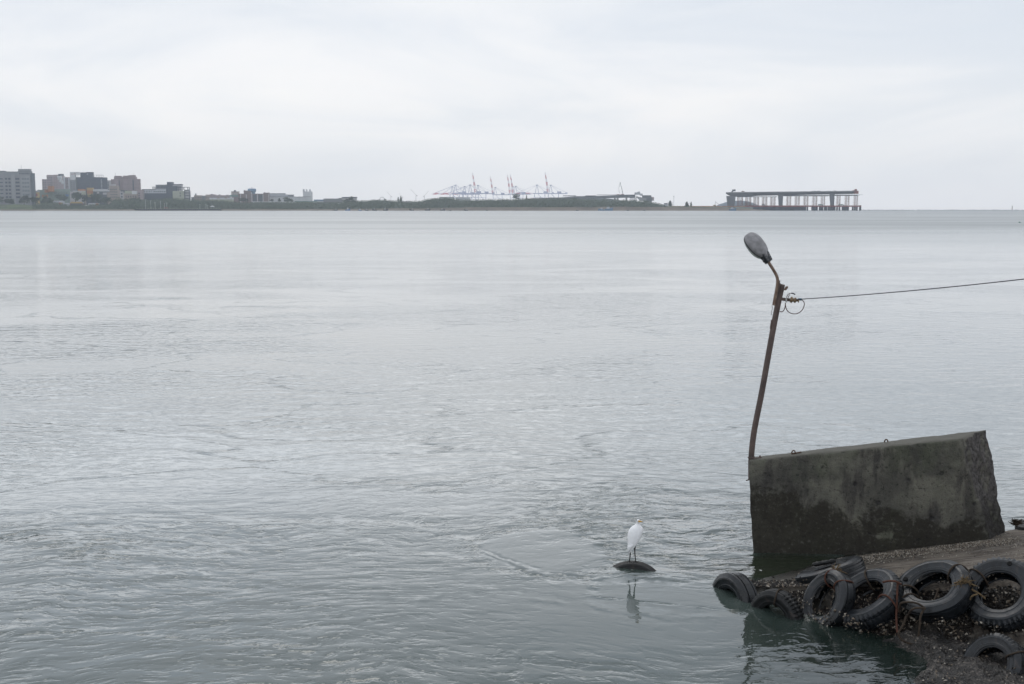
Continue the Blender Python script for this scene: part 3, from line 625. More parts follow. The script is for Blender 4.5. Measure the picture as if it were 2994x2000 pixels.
BO = [(975, 987, 0, 1, 'leftmost moored boat, slate hull with a tiny white cabin'), (1009, 1024, 1, 1, 'blue boat with tall white cabin among the moored boats'), (1048, 1057, 1, -1, 'small blue boat right of the tall white cabin boat'),
      (1066, 1078, 0, -1, 'slate grey boat with raised bow to the left, first right of the small blue boat'), (1088, 1102, 0, -1, 'dark boat with white cabin, close right of the raised bow boat'), (1120, 1135, 2, 1, 'grey boat with pale cabin below the cottage'),
      (1197, 1210, 2, -1, 'boat with grey hull moored below the arched shed'), (1242, 1258, 0, 1, 'slate boat with a white cabin below the reddish long house'), (1287, 1301, 2, 1, 'grey boat below the derelict house front'),
      (1313, 1320, 4, 1, 'very short dark boat below the hump of trees'), (1357, 1368, 2, -1, 'grey boat below the first raised crane'), (1420, 1427, 4, -1, 'tiny dark boat with tan cabin between the first two raised cranes'),
      (1683, 1692, 4, 1, 'tiny dark boat below the left end of the viaduct'), (1749, 1767, 3, -1, 'left boat of the teal blue pair on the beach'), (1768, 1792, 3, 1, 'right and longer boat of the teal blue pair on the beach'),
      (1832, 1840, 4, -1, 'tiny dark boat right of the teal blue pair'), (1880, 1887, 4, 1, 'tiny dark boat below the unfinished end of the viaduct'), (2132, 2153, 3, 1, 'teal blue boat beneath the left pier of the unfinished bridge')]
for x0, x1, k, sgn, lab in BO:
    o = bp[k] if first[k] else copy_tree(bp[k]); first[k] = False
    Yb = 3440 if x0 > 1060 else 3420
    Lr = (14, 15, 14, 17, 9)[k]; s_ = (x1 - x0) * Yb / FPX / Lr
    p = G((x0 + x1) / 2, 616.4); o.location = (fx((x0 + x1) / 2, Yb), Yb, 0); o.scale = (s_, s_, s_ * 1.7); o.rotation_euler = (0, 0, 0 if sgn > 0 else math.pi)
    tag(o, lab, 'boat', 'small boats moored along the far beach')

# ---------------------------------------------------------------- harbour cranes
def stripe_mat():
    m = bpy.data.materials.new('crane_stripes'); m.use_nodes = True; t = m.node_tree; b_ = t.nodes['Principled BSDF']; c = N(t, 'ShaderNodeTexCoord')
    ln = N(t, 'ShaderNodeVectorMath', operation='LENGTH'); L(t, vscale(t, c.outputs['Object'], (1, 0, 1)), ln.inputs[0])
    f = mth(t, 'GREATER_THAN', mth(t, 'FRACT', mth(t, 'DIVIDE', ln.outputs['Value'], 30.0)), .5)
    L(t, mixc(t, f, (.84, .78, .82), (.62, .24, .28)), b_.inputs['Base Color']); b_.inputs['Roughness'].default_value = .6; return m
m_str = stripe_mat(); m_cr = mat('crane_blue_grey', (.42, .45, .58), .6, .1, .05)
YC = 5050.0; S = YC / FPX
def crane_proto(raised):
    """origin at quay level under the seaward leg; x to landward; units photo px * S"""
    r = empty('container_crane', (0, 0, 0)); q = lambda x, y, z: (x * S, y, z * S)
    for y in (-11, 11):
        for x in (0, 30):
            m_ = MB(); m_.bar(q(x, y, 0), q(x, y, 27), 1.1); m_.build('leg', m_cr, r)
        m_ = MB(); m_.bar(q(30, y, 2), q(8, y, 26), .7); m_.bar(q(0, y, 14), q(30, y, 14), .7); m_.build('brace', m_cr, r)
    g = MB(); g.box(-4 * S, 54 * S, -4, 4, 24.5 * S, 27 * S); g.build('girder', m_cr, r)
    a = MB()
    for y in (-8, 8): a.bar(q(2, y, 27), q(6, y * .3, 50), 1.0); a.bar(q(12, y, 27), q(7.5, y * .3, 50), 1.0)
    a.box(4 * S, 10 * S, -4, 4, 48.5 * S, 51 * S); a.build('apex_frame', m_cr, r)
    h = MB(); h.box(26 * S, 38 * S, -6, 6, 27 * S, 32 * S); h.build('machinery_house', m_cr, r)
    c = MB(); c.box(50 * S, 56 * S, -3, 3, 25 * S, 29 * S); c.build('counterweight', m_cr, r)
    st = MB()
    for y in (-3, 3): st.bar(q(8, y, 50), q(54, y, 28), .38); st.bar(q(8, y, 50), q(30, y, 31), .5)
    st.build('stay', m_cr, r)
    bm_ = MB(); n = 8
    if raised: A, B = Vector((-2, 0, 27)), Vector((-9, 0, 86))
    else: A, B = Vector((-4, 0, 26)), Vector((-58, 0, 26.5))
    for y in (-3.4, 3.4):
        bm_.tube([q(A.x, y, A.z), q(B.x, y, B.z)], [2.4, 2.0], 4)
        if raised: bm_.bar(q(A.x + 4.5, y, A.z + 4), q(B.x + 3.0, y, B.z - 14), .7)
    for i in range(n):
        f0, f1 = i / n, (i + 1) / n; p0 = A.lerp(B, f0); p1 = A.lerp(B, f1)
        bm_.bar(q(p0.x, -3.4, p0.z), q(p1.x, 3.4, p1.z), .6)
        if raised:
            e0 = Vector((A.x + 4.5, 0, A.z + 4)).lerp(Vector((B.x + 3, 0, B.z - 14)), f0); bm_.bar(q(p1.x, 0, p1.z), q(e0.x, 0, e0.z), .6)
    bm_.build('boom', m_str, r)
    if not raised:
        st = MB()
        for y in (-3, 3): st.bar(q(6, y, 50), q(-54, y, 27), .38); st.bar(q(6, y, 50), q(-26, y, 27), .38)
        st.build('boom_stay', m_cr, r)
    return r
cr, cl_ = crane_proto(True), crane_proto(False)
f1 = [True, True]
CR = [(1391, 592, 1, .985, 'raised crane with the striped boom furthest left'), (1442, 592, 1, .87, 'raised crane with the shortest upright boom, second from left'), (1492, 592, 1, .93, 'left crane of the close pair with raised booms'),
      (1501, 592, 1, .93, 'right crane of the close pair with raised booms'), (1603, 592, 1, 1.0, 'raised crane with the tallest boom, furthest right'),
      (1316, 592, 0, .92, 'lowered boom crane furthest left'), (1325, 592, 0, 1.0, 'second lowered boom crane from the left'), (1352, 592, 0, .92, 'third lowered boom crane from the left'),
      (1368, 592, 0, 1.02, 'lowered boom crane just left of the first raised boom'), (1563, 592, 0, 1.0, 'lowered boom crane next to the tallest raised boom')]
for i, (x, yb, up, s_, lab) in enumerate(CR):
    src = cr if up else cl_; o = src if f1[up] else copy_tree(src); f1[up] = False
    Yc = YC + (i % 3) * 25; o.location = P(x, yb, Yc); o.scale = (s_, 1, s_)
    tag(o, lab, 'harbour crane', 'container cranes of the far harbour')
# faint construction tower cranes
def jib_proto():
    r = empty('tower_crane', (0, 0, 0)); a = MB(); a.bar((0, 0, 0), (0, 0, 22), .7); a.build('mast', M['conc'], r)
    j = MB(); j.bar((5, 0, 20), (-20, 0, 46), .5); j.build('jib', M['conc'], r); c = MB(); c.bar((0, 0, 22), (7, 0, 21), .8); c.build('counter_jib', M['conc'], r); return r
jp = jib_proto()
for i, (x, s_, sg, lab) in enumerate(((1143, .8, 1, 'faint tower crane with jib to the upper left, right of the arch frame'), (1176, .7, 1, 'faintest tower crane behind the two conifers'), (1216, 1.0, 1, 'faint tower crane with the tallest left leaning jib'), (1241, .85, -1, 'faint tower crane with its jib leaning right'))):
    o = jp if i == 0 else copy_tree(jp); o.location = P(x, 588, 4500); o.scale = (s_ * sg, 1, s_); tag(o, lab, 'tower crane', 'faint tower cranes on the horizon')
b = Far('arch_frame', 'pale round arch frame on the scrub skyline', 'frame', 1109, 1125, 3900, ybase=590)
am = MB(); am.tube([P(1117 + 7 * math.cos(a), 584 - 7.5 * math.sin(a), 3900) for a in np.linspace(0, math.pi, 13)], .9, 5); am.build('arch', M['conc'], b.r); b.part('base', 'steel', [(1108, 1111, 583, 592), (1123, 1127, 581, 592)], 0, 4)

# ---------------------------------------------------------------- viaduct under construction
b = Far('viaduct', 'long concrete viaduct under construction above the scrub', 'bridge', 1643, 1912, 3950, ybase=592)
dk = MB(); st = [(1540, 581, 586), (1643, 577, 583), (1690, 573.5, 582), (1745, 573, 581), (1800, 571, 579), (1857, 570, 578)]
vs = []
for x, yt, ybm in st:
    for (Yd, y) in ((3950, yt), (3950, ybm), (3972, ybm), (3972, yt)): p = P(x, y, Yd); vs.append(p)
n = len(st); dk.add(vs, [(i * 4 + k, (i + 1) * 4 + k, (i + 1) * 4 + (k + 1) % 4, i * 4 + (k + 1) % 4) for i in range(n - 1) for k in range(4)] + [(0, 1, 2, 3), (n * 4 - 1, n * 4 - 2, n * 4 - 3, n * 4 - 4)])
dk.build('deck', M['concd'], b.r)
b.part('parapet', 'slate', [(1646, 1684, 571.6, 573.8), (1711, 1743, 571.6, 573.6), (1745, 1857, 569.2, 570.6)], -1, 2)
for x in (1741, 1770, 1798, 1806, 1832): b.part('pier', 'pale', [(x - 2.2, x + 2.2, 578, 600)], 4, 12)
b.part('formwork', 'slate', [(1842, 1862, y, y + 1.5) for y in (577.5, 580.5, 583.5, 586.5)], -2, 14)
pp = MB(); pts = [(1857, 573), (1878, 578), (1890, 579), (1890, 588), (1872, 588)]; vs = [P(x, y, 3944) for x, y in pts] + [P(x, y, 3966) for x, y in pts]
pp.add(vs, [(0, 1, 2, 3, 4), (9, 8, 7, 6, 5)] + [(i, i + 5, (i + 1) % 5 + 5, (i + 1) % 5) for i in range(5)]); pp.build('flared_pier', M['conc'], b.r)
b.part('head', 'concd', [(1879, 1904, 571, 580), (1886, 1906, 580, 590)], -2, 20); b.part('end_segment', 'pink', [(1904, 1912, 576, 587)], 0, 14)
b.part('site_cabin', 'offw', [(1855.5, 1871.5, 562.5, 569.5), (1871.5, 1879, 566, 572), (1864, 1871, 560, 562.5)], 2, 12)
b = Far('boom_pump', 'concrete pump truck with tall folded arm standing on the viaduct', 'pump truck', 1800, 1824, 3960, ybase=570)
a = MB(); a.tube([P(1821.5, 569, 3960), P(1818, 551, 3960), P(1813, 535, 3960)], [1.0, .9, .7], 6); a.build('lower_boom', M['greyd'], b.r)
a = MB(); a.tube([P(1813, 535, 3960), P(1809.5, 548, 3960), P(1809.5, 556, 3960), P(1812, 565, 3960)], [.6, .5, .5, .4], 6); a.build('upper_boom', M['greyd'], b.r)
b.part('truck', 'rust', [(1803, 1812, 568, 570), (1815, 1824, 567.5, 570)], 0, 4); b.part('joint', 'greyd', [(1811.6, 1814, 533.6, 536)], -1, 2)
b = Far('mast', 'tall thin light mast on the sand spit right of the hut', 'mast', 1969, 1971, 3660, ybase=603); b.part('pole', 'offw', [(1969.5, 1970.4, 574, 603)], 0, .8); b.part('lamp_head', 'offw', [(1968.4, 1971.5, 573, 575)], 0, 1.2)

# ---------------------------------------------------------------- unfinished bridge over the water
YB = 3700.0
b = Far('unfinished_bridge', 'unfinished concrete bridge deck on tapered piers standing over the water', 'bridge', 2122, 2508, YB, ybase=616)
st = [(2122, 562.8, 566), (2130, 562.6, 571), (2140, 562.5, 574.5), (2155, 562.4, 575.5), (2190, 562, 575), (2220, 561.8, 572.5), (2275, 561, 571.5), (2290, 561, 571.5), (2340, 560.5, 570), (2425, 559.5, 568.5), (2440, 559.4, 568), (2495, 558.5, 567), (2508, 558.4, 564)]
d = MB(); vs = []
for x, yt, yb_ in st:
    for Yd, y in ((YB, yt), (YB, yt + 2.6), (YB + 8, yb_), (YB + 32, yb_), (YB + 40, yt + 2.6), (YB + 40, yt)): vs.append(P(x, y, Yd))
n = len(st); d.add(vs, [(i * 6 + k, (i + 1) * 6 + k, (i + 1) * 6 + (k + 1) % 6, i * 6 + (k + 1) % 6) for i in range(n - 1) for k in range(6)] + [tuple(range(6)), tuple(range(n * 6 - 1, n * 6 - 7, -1))])
d.build('deck', M['concd'], b.r)
e = MB(); vs = []
for x, yt, yb_ in st:
    for Yd, y in ((YB - 1, yt - .9), (YB - 1, yt + 1.4), (YB, yt + 1.4), (YB, yt - .9)): vs.append(P(x, y, Yd))
e.add(vs, [(i * 4 + k, (i + 1) * 4 + k, (i + 1) * 4 + (k + 1) % 4, i * 4 + (k + 1) % 4) for i in range(n - 1) for k in range(4)]); e.build('parapet', M['conc'], b.r)
for a0, a1, b0, b1, yt in ((2123.5, 2151, 2128.5, 2146, 573), (2274.5, 2290, 2277.5, 2287, 571), (2425, 2440.5, 2428, 2438, 568)):
    q = MB(); c8 = [P(b0, 617, YB + 8), P(b1, 617, YB + 8), P(b1, 617, YB + 30), P(b0, 617, YB + 30), P(a0, yt, YB + 4), P(a1, yt, YB + 4), P(a1, yt, YB + 34), P(a0, yt, YB + 34)]
    q.hexa(c8); q.build('pier', M['concd'], b.r)
b.part('form_beam', 'slate', [(2160, 2272, 574.5, 576), (2292, 2424, 572, 573.4), (2441, 2512, 569.3, 570.8)] + [(x, x + 1.6, 570.5, 572.2) for x in range(2294, 2510, 7)], 3, 34)
b.part('end_form', 'rust', [(2497, 2509, 558, 566.5)], -3, 40)
b.part('gantry_arm', 'steel', [(2508, 2522, 569.2, 570)], 10, 2)
lt = [('machine', 'boxy tan machine on the left end of the unfinished bridge', [(2141, 2150, 554, 559), (2139, 2143, 559, 562.5)], 'greyd'), ('machine', 'small dark machine right of the boxy tan one on the bridge', [(2168, 2176, 559, 562), (2170, 2173, 558, 559)], 'tan'),
      ('site_gear', 'low dark gear on the bridge left of the third pier', [(2373, 2377, 558.3, 560), (2381, 2384, 557.6, 560), (2389, 2397, 557.8, 560)], 'greyd'), ('site_gear', 'dark gear on the bridge above the third pier', [(2418, 2428, 558.3, 559.6), (2439, 2443, 557.4, 559)], 'greyd'), ('site_gear', 'upright dark gear on the right tip of the bridge', [(2499, 2504, 552.8, 558), (2493, 2499, 556, 558.5)], 'rust')]
for nm, lab, bx, mm in lt:
    f = Far(nm, lab, 'machine', bx[0][0], bx[0][1], YB + 4, ybase=560); f.part('body', mm, bx[:1], 0, 8)
    if len(bx) > 1: f.part('frame', mm, bx[1:], .3, 8)
# temporary trestle
b = Far('trestle', 'red orange temporary steel trestle running below the unfinished bridge', 'trestle', 1950, 2519, YB - 40, ybase=616)
b.part('deck', 'orange', [(1950, 2180, 602.3, 604.6)], 0, 16); b.part('deck', 'rust', [(2180, 2518, 601.3, 604.6)], 0, 16); b.part('edge_beam', 'red', [(2180, 2518, 603.4, 604.4)], -.5, .5); b.part('railing', 'rust', [(2150, 2518, 600, 600.5)] + [(x, x + .5, 600, 601.4) for x in range(2150, 2518, 5)], 0, .5)
xx = list(range(2205, 2350, 4)) + [2352, 2356, 2362, 2376, 2380, 2385, 2390, 2398, 2402, 2406, 2413, 2418, 2424, 2430, 2434, 2442, 2449, 2456, 2465, 2470, 2475, 2481, 2495, 2501, 2507, 2516]
for x in xx: b.part('pile', 'slate', [(x - 1.1, x + 1.4, 604.6, 617.2)], 2, 11)
b.part('end_post', 'slate', [(2514.5, 2518.5, 600, 617.2)], 2, 6)
for x0, x1, lab in ((2375, 2388, 'left dark steel box caisson under the trestle'), (2397, 2408, 'middle dark steel box caisson under the trestle'), (2464, 2477, 'right dark steel box caisson under the trestle'), (2427, 2439, 'dark caisson around the foot of the third pier')):
    f = Far('caisson', lab, 'caisson', x0, x1, YB - 20, 'caissons under the trestle', ybase=616); f.part('wall', 'slate', [(x0, x1, 605, 617.2)], 0, 10); f.part('rim', 'greyd', [(x0 - .4, x1 + .4, 604.8, 605.6)], -.5, 11)
for x0, x1, c_, lab in ((2393, 2407, 'teal', 'green truck parked on the trestle between the second and third pier'), (2452, 2468, 'green', 'grey green tank truck on the trestle right of the third pier'), (2228, 2238, 'greyd', 'dark lorry on the trestle between the first and second pier')):
    f = Far('truck', lab, 'truck', x0, x1, YB - 36, ybase=601); f.part('bed', c_, [(x0, x1 - 4, 597, 600.2)], 0, 5); f.part('cab', c_, [(x1 - 3.6, x1, 598, 600.6)], 0, 5)
    for xw in (x0 + 1.5, x1 - 2): f.part('wheel', 'black', [(xw - .9, xw + .9, 600, 601.3)], -.2, 1)
# scaffold towers
def scaf_proto():
    r = empty('scaffold_tower', (0, 0, 0)); H = 30.0
    for x in (-7, -2.4, 2.4, 7):
        p_ = MB()
        for y in (0, 6): p_.bar((x, y, 0), (x, y, H), .42)
        p_.build('leg', M['rust'], r)
    for s0, s1 in ((-7, -2.4), (2.4, 7)):
        q = MB()
        for k in range(8):
            z0, z1 = k * H / 8, (k + 1) * H / 8
            q.bar((s0, 0, z0), (s1, 0, z1), .22); q.bar((s1, 0, z0), (s0, 0, z1), .22); q.bar((s0, 0, z1), (s1, 0, z1), .25)
        q.build('bracing', M['rust'], r)
    return r
sp_ = scaf_proto()
SC = [(2156, 2172), (2180, 2196), (2204, 2219), (2229, 2243), (2253, 2267), (2300, 2313), (2325, 2338), (2350, 2363), (2376, 2389), (2401, 2412), (2446, 2457), (2471, 2483), (2497, 2508)]
o9 = ['first', 'second', 'third', 'fourth', 'fifth']
for i, (x0, x1) in enumerate(SC):
    o = sp_ if i == 0 else copy_tree(sp_)
    yt = 575.5 if x1 < 2270 else (573 if x1 < 2420 else 570.5); o.location = P((x0 + x1) / 2, 601.3, YB + 12); w_ = (x1 - x0) * YB / FPX
    o.scale = (w_ / 15, 1.5, (601.3 - yt) * YB / FPX / 30)
    lab = '%s red scaffold tower right of the %s bridge pier' % (o9[i % 5], ('left', 'middle', 'right')[i // 5])
    tag(o, lab, 'scaffold tower', 'red scaffold towers under the bridge deck')
b = Far('excavator', 'small excavator with raised bent arm on the spit left of the bridge', 'excavator', 2088, 2106, 3650, ybase=604)
a = MB(); a.tube([P(2091, 601, 3650), P(2091, 589.5, 3650), P(2104, 599, 3650)], [.9, .7, .5], 6); a.build('arm', M['greyd'], b.r); b.part('body', 'yellow', [(2086, 2093, 599, 602)], 1, 4); b.part('track', 'black', [(2086, 2094, 602, 603.5)], 1, 4)
# distant hills and breakwater
def hill(name, label, x0, x1, ytop, Y, col):
    h = MB(); vs = []; n = 40
    for j, (dy, kk) in enumerate(((0, 0.0), (60, .75), (110, 1.0), (300, .6))):
        for i in range(n + 1):
            f = i / n; sh = math.sin(math.pi * f) ** .7 * (1 + .10 * fbm((f * 5, Y, 0)))
            y = 615 - (615 - ytop) * sh * kk; p = P(x0 + (x1 - x0) * f, y, Y + dy); vs.append(p)
    h.add(vs, [(j * (n + 1) + i, j * (n + 1) + i + 1, (j + 1) * (n + 1) + i + 1, (j + 1) * (n + 1) + i) for j in range(3) for i in range(n)])
    tag(h.build(name, col, None, True), label, kind='structure')
m_hill = mat('hill_green', (.16, .19, .23), .9, .1, .01); m_hill2 = mat('hill_near', (.09, .11, .12), .9, .2, .01)
hill('hills', 'pale blue headland on the horizon behind the left bridge pier', 2078, 2238, 586, 4500, m_hill)
hill('hills', 'darker low mound behind the first scaffold towers', 2148, 2216, 592, 4100, m_hill2)
hill('hills', 'green embankment behind the viaduct piers', 1560, 1900, 578.5, 4050, m_hill2)
bw = MB(); rnd = random.Random(9)
for i in range(420):
    x = 2515 + rnd.random() * 560; Y = 4760 + rnd.random() * 30; c = P(x, 613.6, Y); s_ = rnd.uniform(1.2, 2.6)
    bw.add(*ico((c.x, c.y, rnd.uniform(0, .6)), s_, 1, .5, 2, i, (1.6, 1, .8)))
tag(bw.build('breakwater', M['conc']), 'thin pale rubble breakwater on the sea horizon', 'breakwater', kind='stuff')
b = Far('beacon', 'small brown beacon post on the right sea horizon', 'beacon', 2959, 2962, 4780, ybase=614); b.part('post', 'tan', [(2959.6, 2961.2, 603, 614)], 0, 3); b.part('lantern', 'offw', [(2959, 2961.8, 602, 603.6)], -.3, 4)
b = Far('buoy', 'tiny green buoy floating near the right edge', 'buoy', 2978, 2985, 505, ybase=650)
gb = G(2981, 651); b.r.location = gb; a = MB(); a.loft([((gb.x, gb.y, -.1), .42, .42), ((gb.x, gb.y, .12), .5, .5), ((gb.x, gb.y, .28), .3, .3)], 12); a.build('float', mat('buoy_green', (.05, .22, .16), .5, .2, 2), b.r)
a = MB(); a.loft([((gb.x, gb.y, .28), .12, .12), ((gb.x, gb.y, .55), .06, .06)], 8); a.build('top', MATS['buoy_green'], b.r)

# ================================================================ near: slipway
def rampz(x, y): return .1245 * (x - 5.47) - .172 * (y - 18.5)
EDGE = [(2.9, 17.45), (3.6, 16.85), (4.3, 16.35), (5.0, 15.95), (5.75, 15.5), (6.8, 15.0), (8.2, 14.4), (12.0, 12.9)]
def edge(s):
    f = s * (len(EDGE) - 1); i = min(int(f), len(EDGE) - 2); f -= i
    return (EDGE[i][0] * (1 - f) + EDGE[i + 1][0] * f, EDGE[i][1] * (1 - f) + EDGE[i + 1][1] * f)
def facept(ex, ey, z, s):
    drop = rampz(ex, ey) - .06 - z
    o = .04 + drop * (1.15 + .45 * min(1, s * 2.2)) + .12 * fbm((ex * 2.2, ey * 2.2, z * 3), 5) + .04 * fbm((ex * 9, ey * 9, z * 9), 3)
    return (ex - .47 * o, ey - .88 * o, z)
def wet_concrete():
    m = bpy.data.materials.new('slipway_concrete'); m.use_nodes = True; t = m.node_tree; b = t.nodes['Principled BSDF']
    g = N(t, 'ShaderNodeNewGeometry'); pos = g.outputs['Position']; sp = N(t, 'ShaderNodeSeparateXYZ'); L(t, pos, sp.inputs[0])
    n1 = noise_t(t, pos, 1.6, 6, .6, .4).outputs['Fac']; n2 = noise_t(t, vscale(t, pos, (1.5, 9, 4)), 1.0, 5, .65).outputs['Fac']; n3 = noise_t(t, pos, 45, 4, .7).outputs['Fac']
    c = mixc(t, maprange(t, n1, .35, .65), (.058, .046, .036), (.150, .125, .098))
    c = mixc(t, maprange(t, n2, .45, .62), c, mixc(t, .7, c, (.21, .185, .155)))
    c = mixc(t, maprange(t, n3, .60, .72, 0, .6), c, (.24, .22, .18))
    c = mixc(t, maprange(t, n3, .30, .42, 1, 0), c, (.022, .020, .017))
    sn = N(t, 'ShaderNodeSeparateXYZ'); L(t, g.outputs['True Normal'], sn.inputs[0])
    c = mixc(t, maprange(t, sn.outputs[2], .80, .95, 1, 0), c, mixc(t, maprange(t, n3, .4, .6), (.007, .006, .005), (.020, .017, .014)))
    wet = maprange(t, mth(t, 'ADD', sp.outputs['Z'], mth(t, 'MULTIPLY', n1, .25)), .10, .42)
    c = mixc(t, wet, (.022, .021, .016), c)
    L(t, c, b.inputs['Base Color']); L(t, maprange(t, wet, 0, 1, .35, .85, False), b.inputs['Roughness'])
    bp = N(t, 'ShaderNodeBump'); bp.inputs['Distance'].default_value = .02; L(t, n3, bp.inputs['Height']); L(t, bp.outputs[0], b.inputs['Normal'])
    return m
def slipway():
    S_, T_, F_ = 300, 110, 46; vs = []
    for i in range(S_ + 1):
        s = i / S_; ex, ey = edge(s); bx, by = 3.9 + s * 9.6, 19.25 + .04 * fbm((s * 9, 1, 0))
        for j in range(T_ + 1):
            f = j / T_; x = bx + (ex - bx) * f; y = by + (ey - by) * f
            z = rampz(x, y) + .018 * fbm((x * 2, y * 2, 0), 5)
            e = max(0, (f - .93) / .07); z -= e * e * .06
            vs.append((x, y, z))
        for j in range(1, F_ + 1):
            f = j / F_; z0 = rampz(ex, ey) - .06; z = z0 - f * (z0 + .45)
            vs.append(facept(ex, ey, z, s))
    C = T_ + F_ + 1
    fs = [(i * C + j, i * C + j + 1, (i + 1) * C + j + 1, (i + 1) * C + j) for i in range(S_) for j in range(C - 1)]
    m = MB(); m.add(vs, fs)
    # back drop so that the far edge has thickness
    bk = []
    for i in range(0, S_ + 1): x, y, z = vs[i * C]; bk += [(x, y, z), (x, y + .03, -1.0)]
    m.add(bk, [(2 * i, 2 * i + 2, 2 * i + 3, 2 * i + 1) for i in range(S_)])
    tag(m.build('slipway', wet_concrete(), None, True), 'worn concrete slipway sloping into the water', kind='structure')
slipway()
# crusted toe of rock at the lower right
m_crust = bpy.data.materials.new('oyster_rock'); m_crust.use_nodes = True
t = m_crust.node_tree; bb = t.nodes['Principled BSDF']; g = N(t, 'ShaderNodeNewGeometry')
v1 = N(t, 'ShaderNodeTexVoronoi'); v1.inputs['Scale'].default_value = 38; L(t, g.outputs['Position'], v1.inputs['Vector'])
nn_ = noise_t(t, g.outputs['Position'], 5, 5, .6).outputs['Fac']
c_ = mixc(t, maprange(t, nn_, .4, .65), (.008, .007, .006), (.032, .027, .023))
c_ = mixc(t, mth(t, 'MULTIPLY', mth(t, 'GREATER_THAN', v1.outputs['Color'], .72), maprange(t, nn_, .45, .6)), c_, (.12, .105, .09))
L(t, c_, bb.inputs['Base Color']); bb.inputs['Roughness'].default_value = .55
bpn = N(t, 'ShaderNodeBump'); bpn.inputs['Distance'].default_value = .02; L(t, v1.outputs['Distance'], bpn.inputs['Height']); L(t, bpn.outputs[0], bb.inputs['Normal'])
def toez(x, y):
    cx = 4.98 + .0 * (15 - y)
    e = x - cx - .35 * fbm((x * .8, y * 1.1, 4)); back = 0
    return -.28 + .42 * min(1, max(0, e + .25) / .55) + .05 * fbm((x * 3, y * 3, 1), 5) + .03 * fbm((x * 11, y * 11, 1), 3)
m = MB(); nx, ny = 190, 170; vs = [(4.4 + 5.5 * i / nx, 12.0 + 2.8 * j / ny, toez(4.4 + 5.5 * i / nx, 12.0 + 2.8 * j / ny)) for j in range(ny + 1) for i in range(nx + 1)]
m.add(vs, [(j * (nx + 1) + i, j * (nx + 1) + i + 1, (j + 1) * (nx + 1) + i + 1, (j + 1) * (nx + 1) + i) for j in range(ny) for i in range(nx)])
tag(m.build('rock_ledge', m_crust, None, True), 'low oyster crusted ledge at the water in the lower right corner', kind='structure')

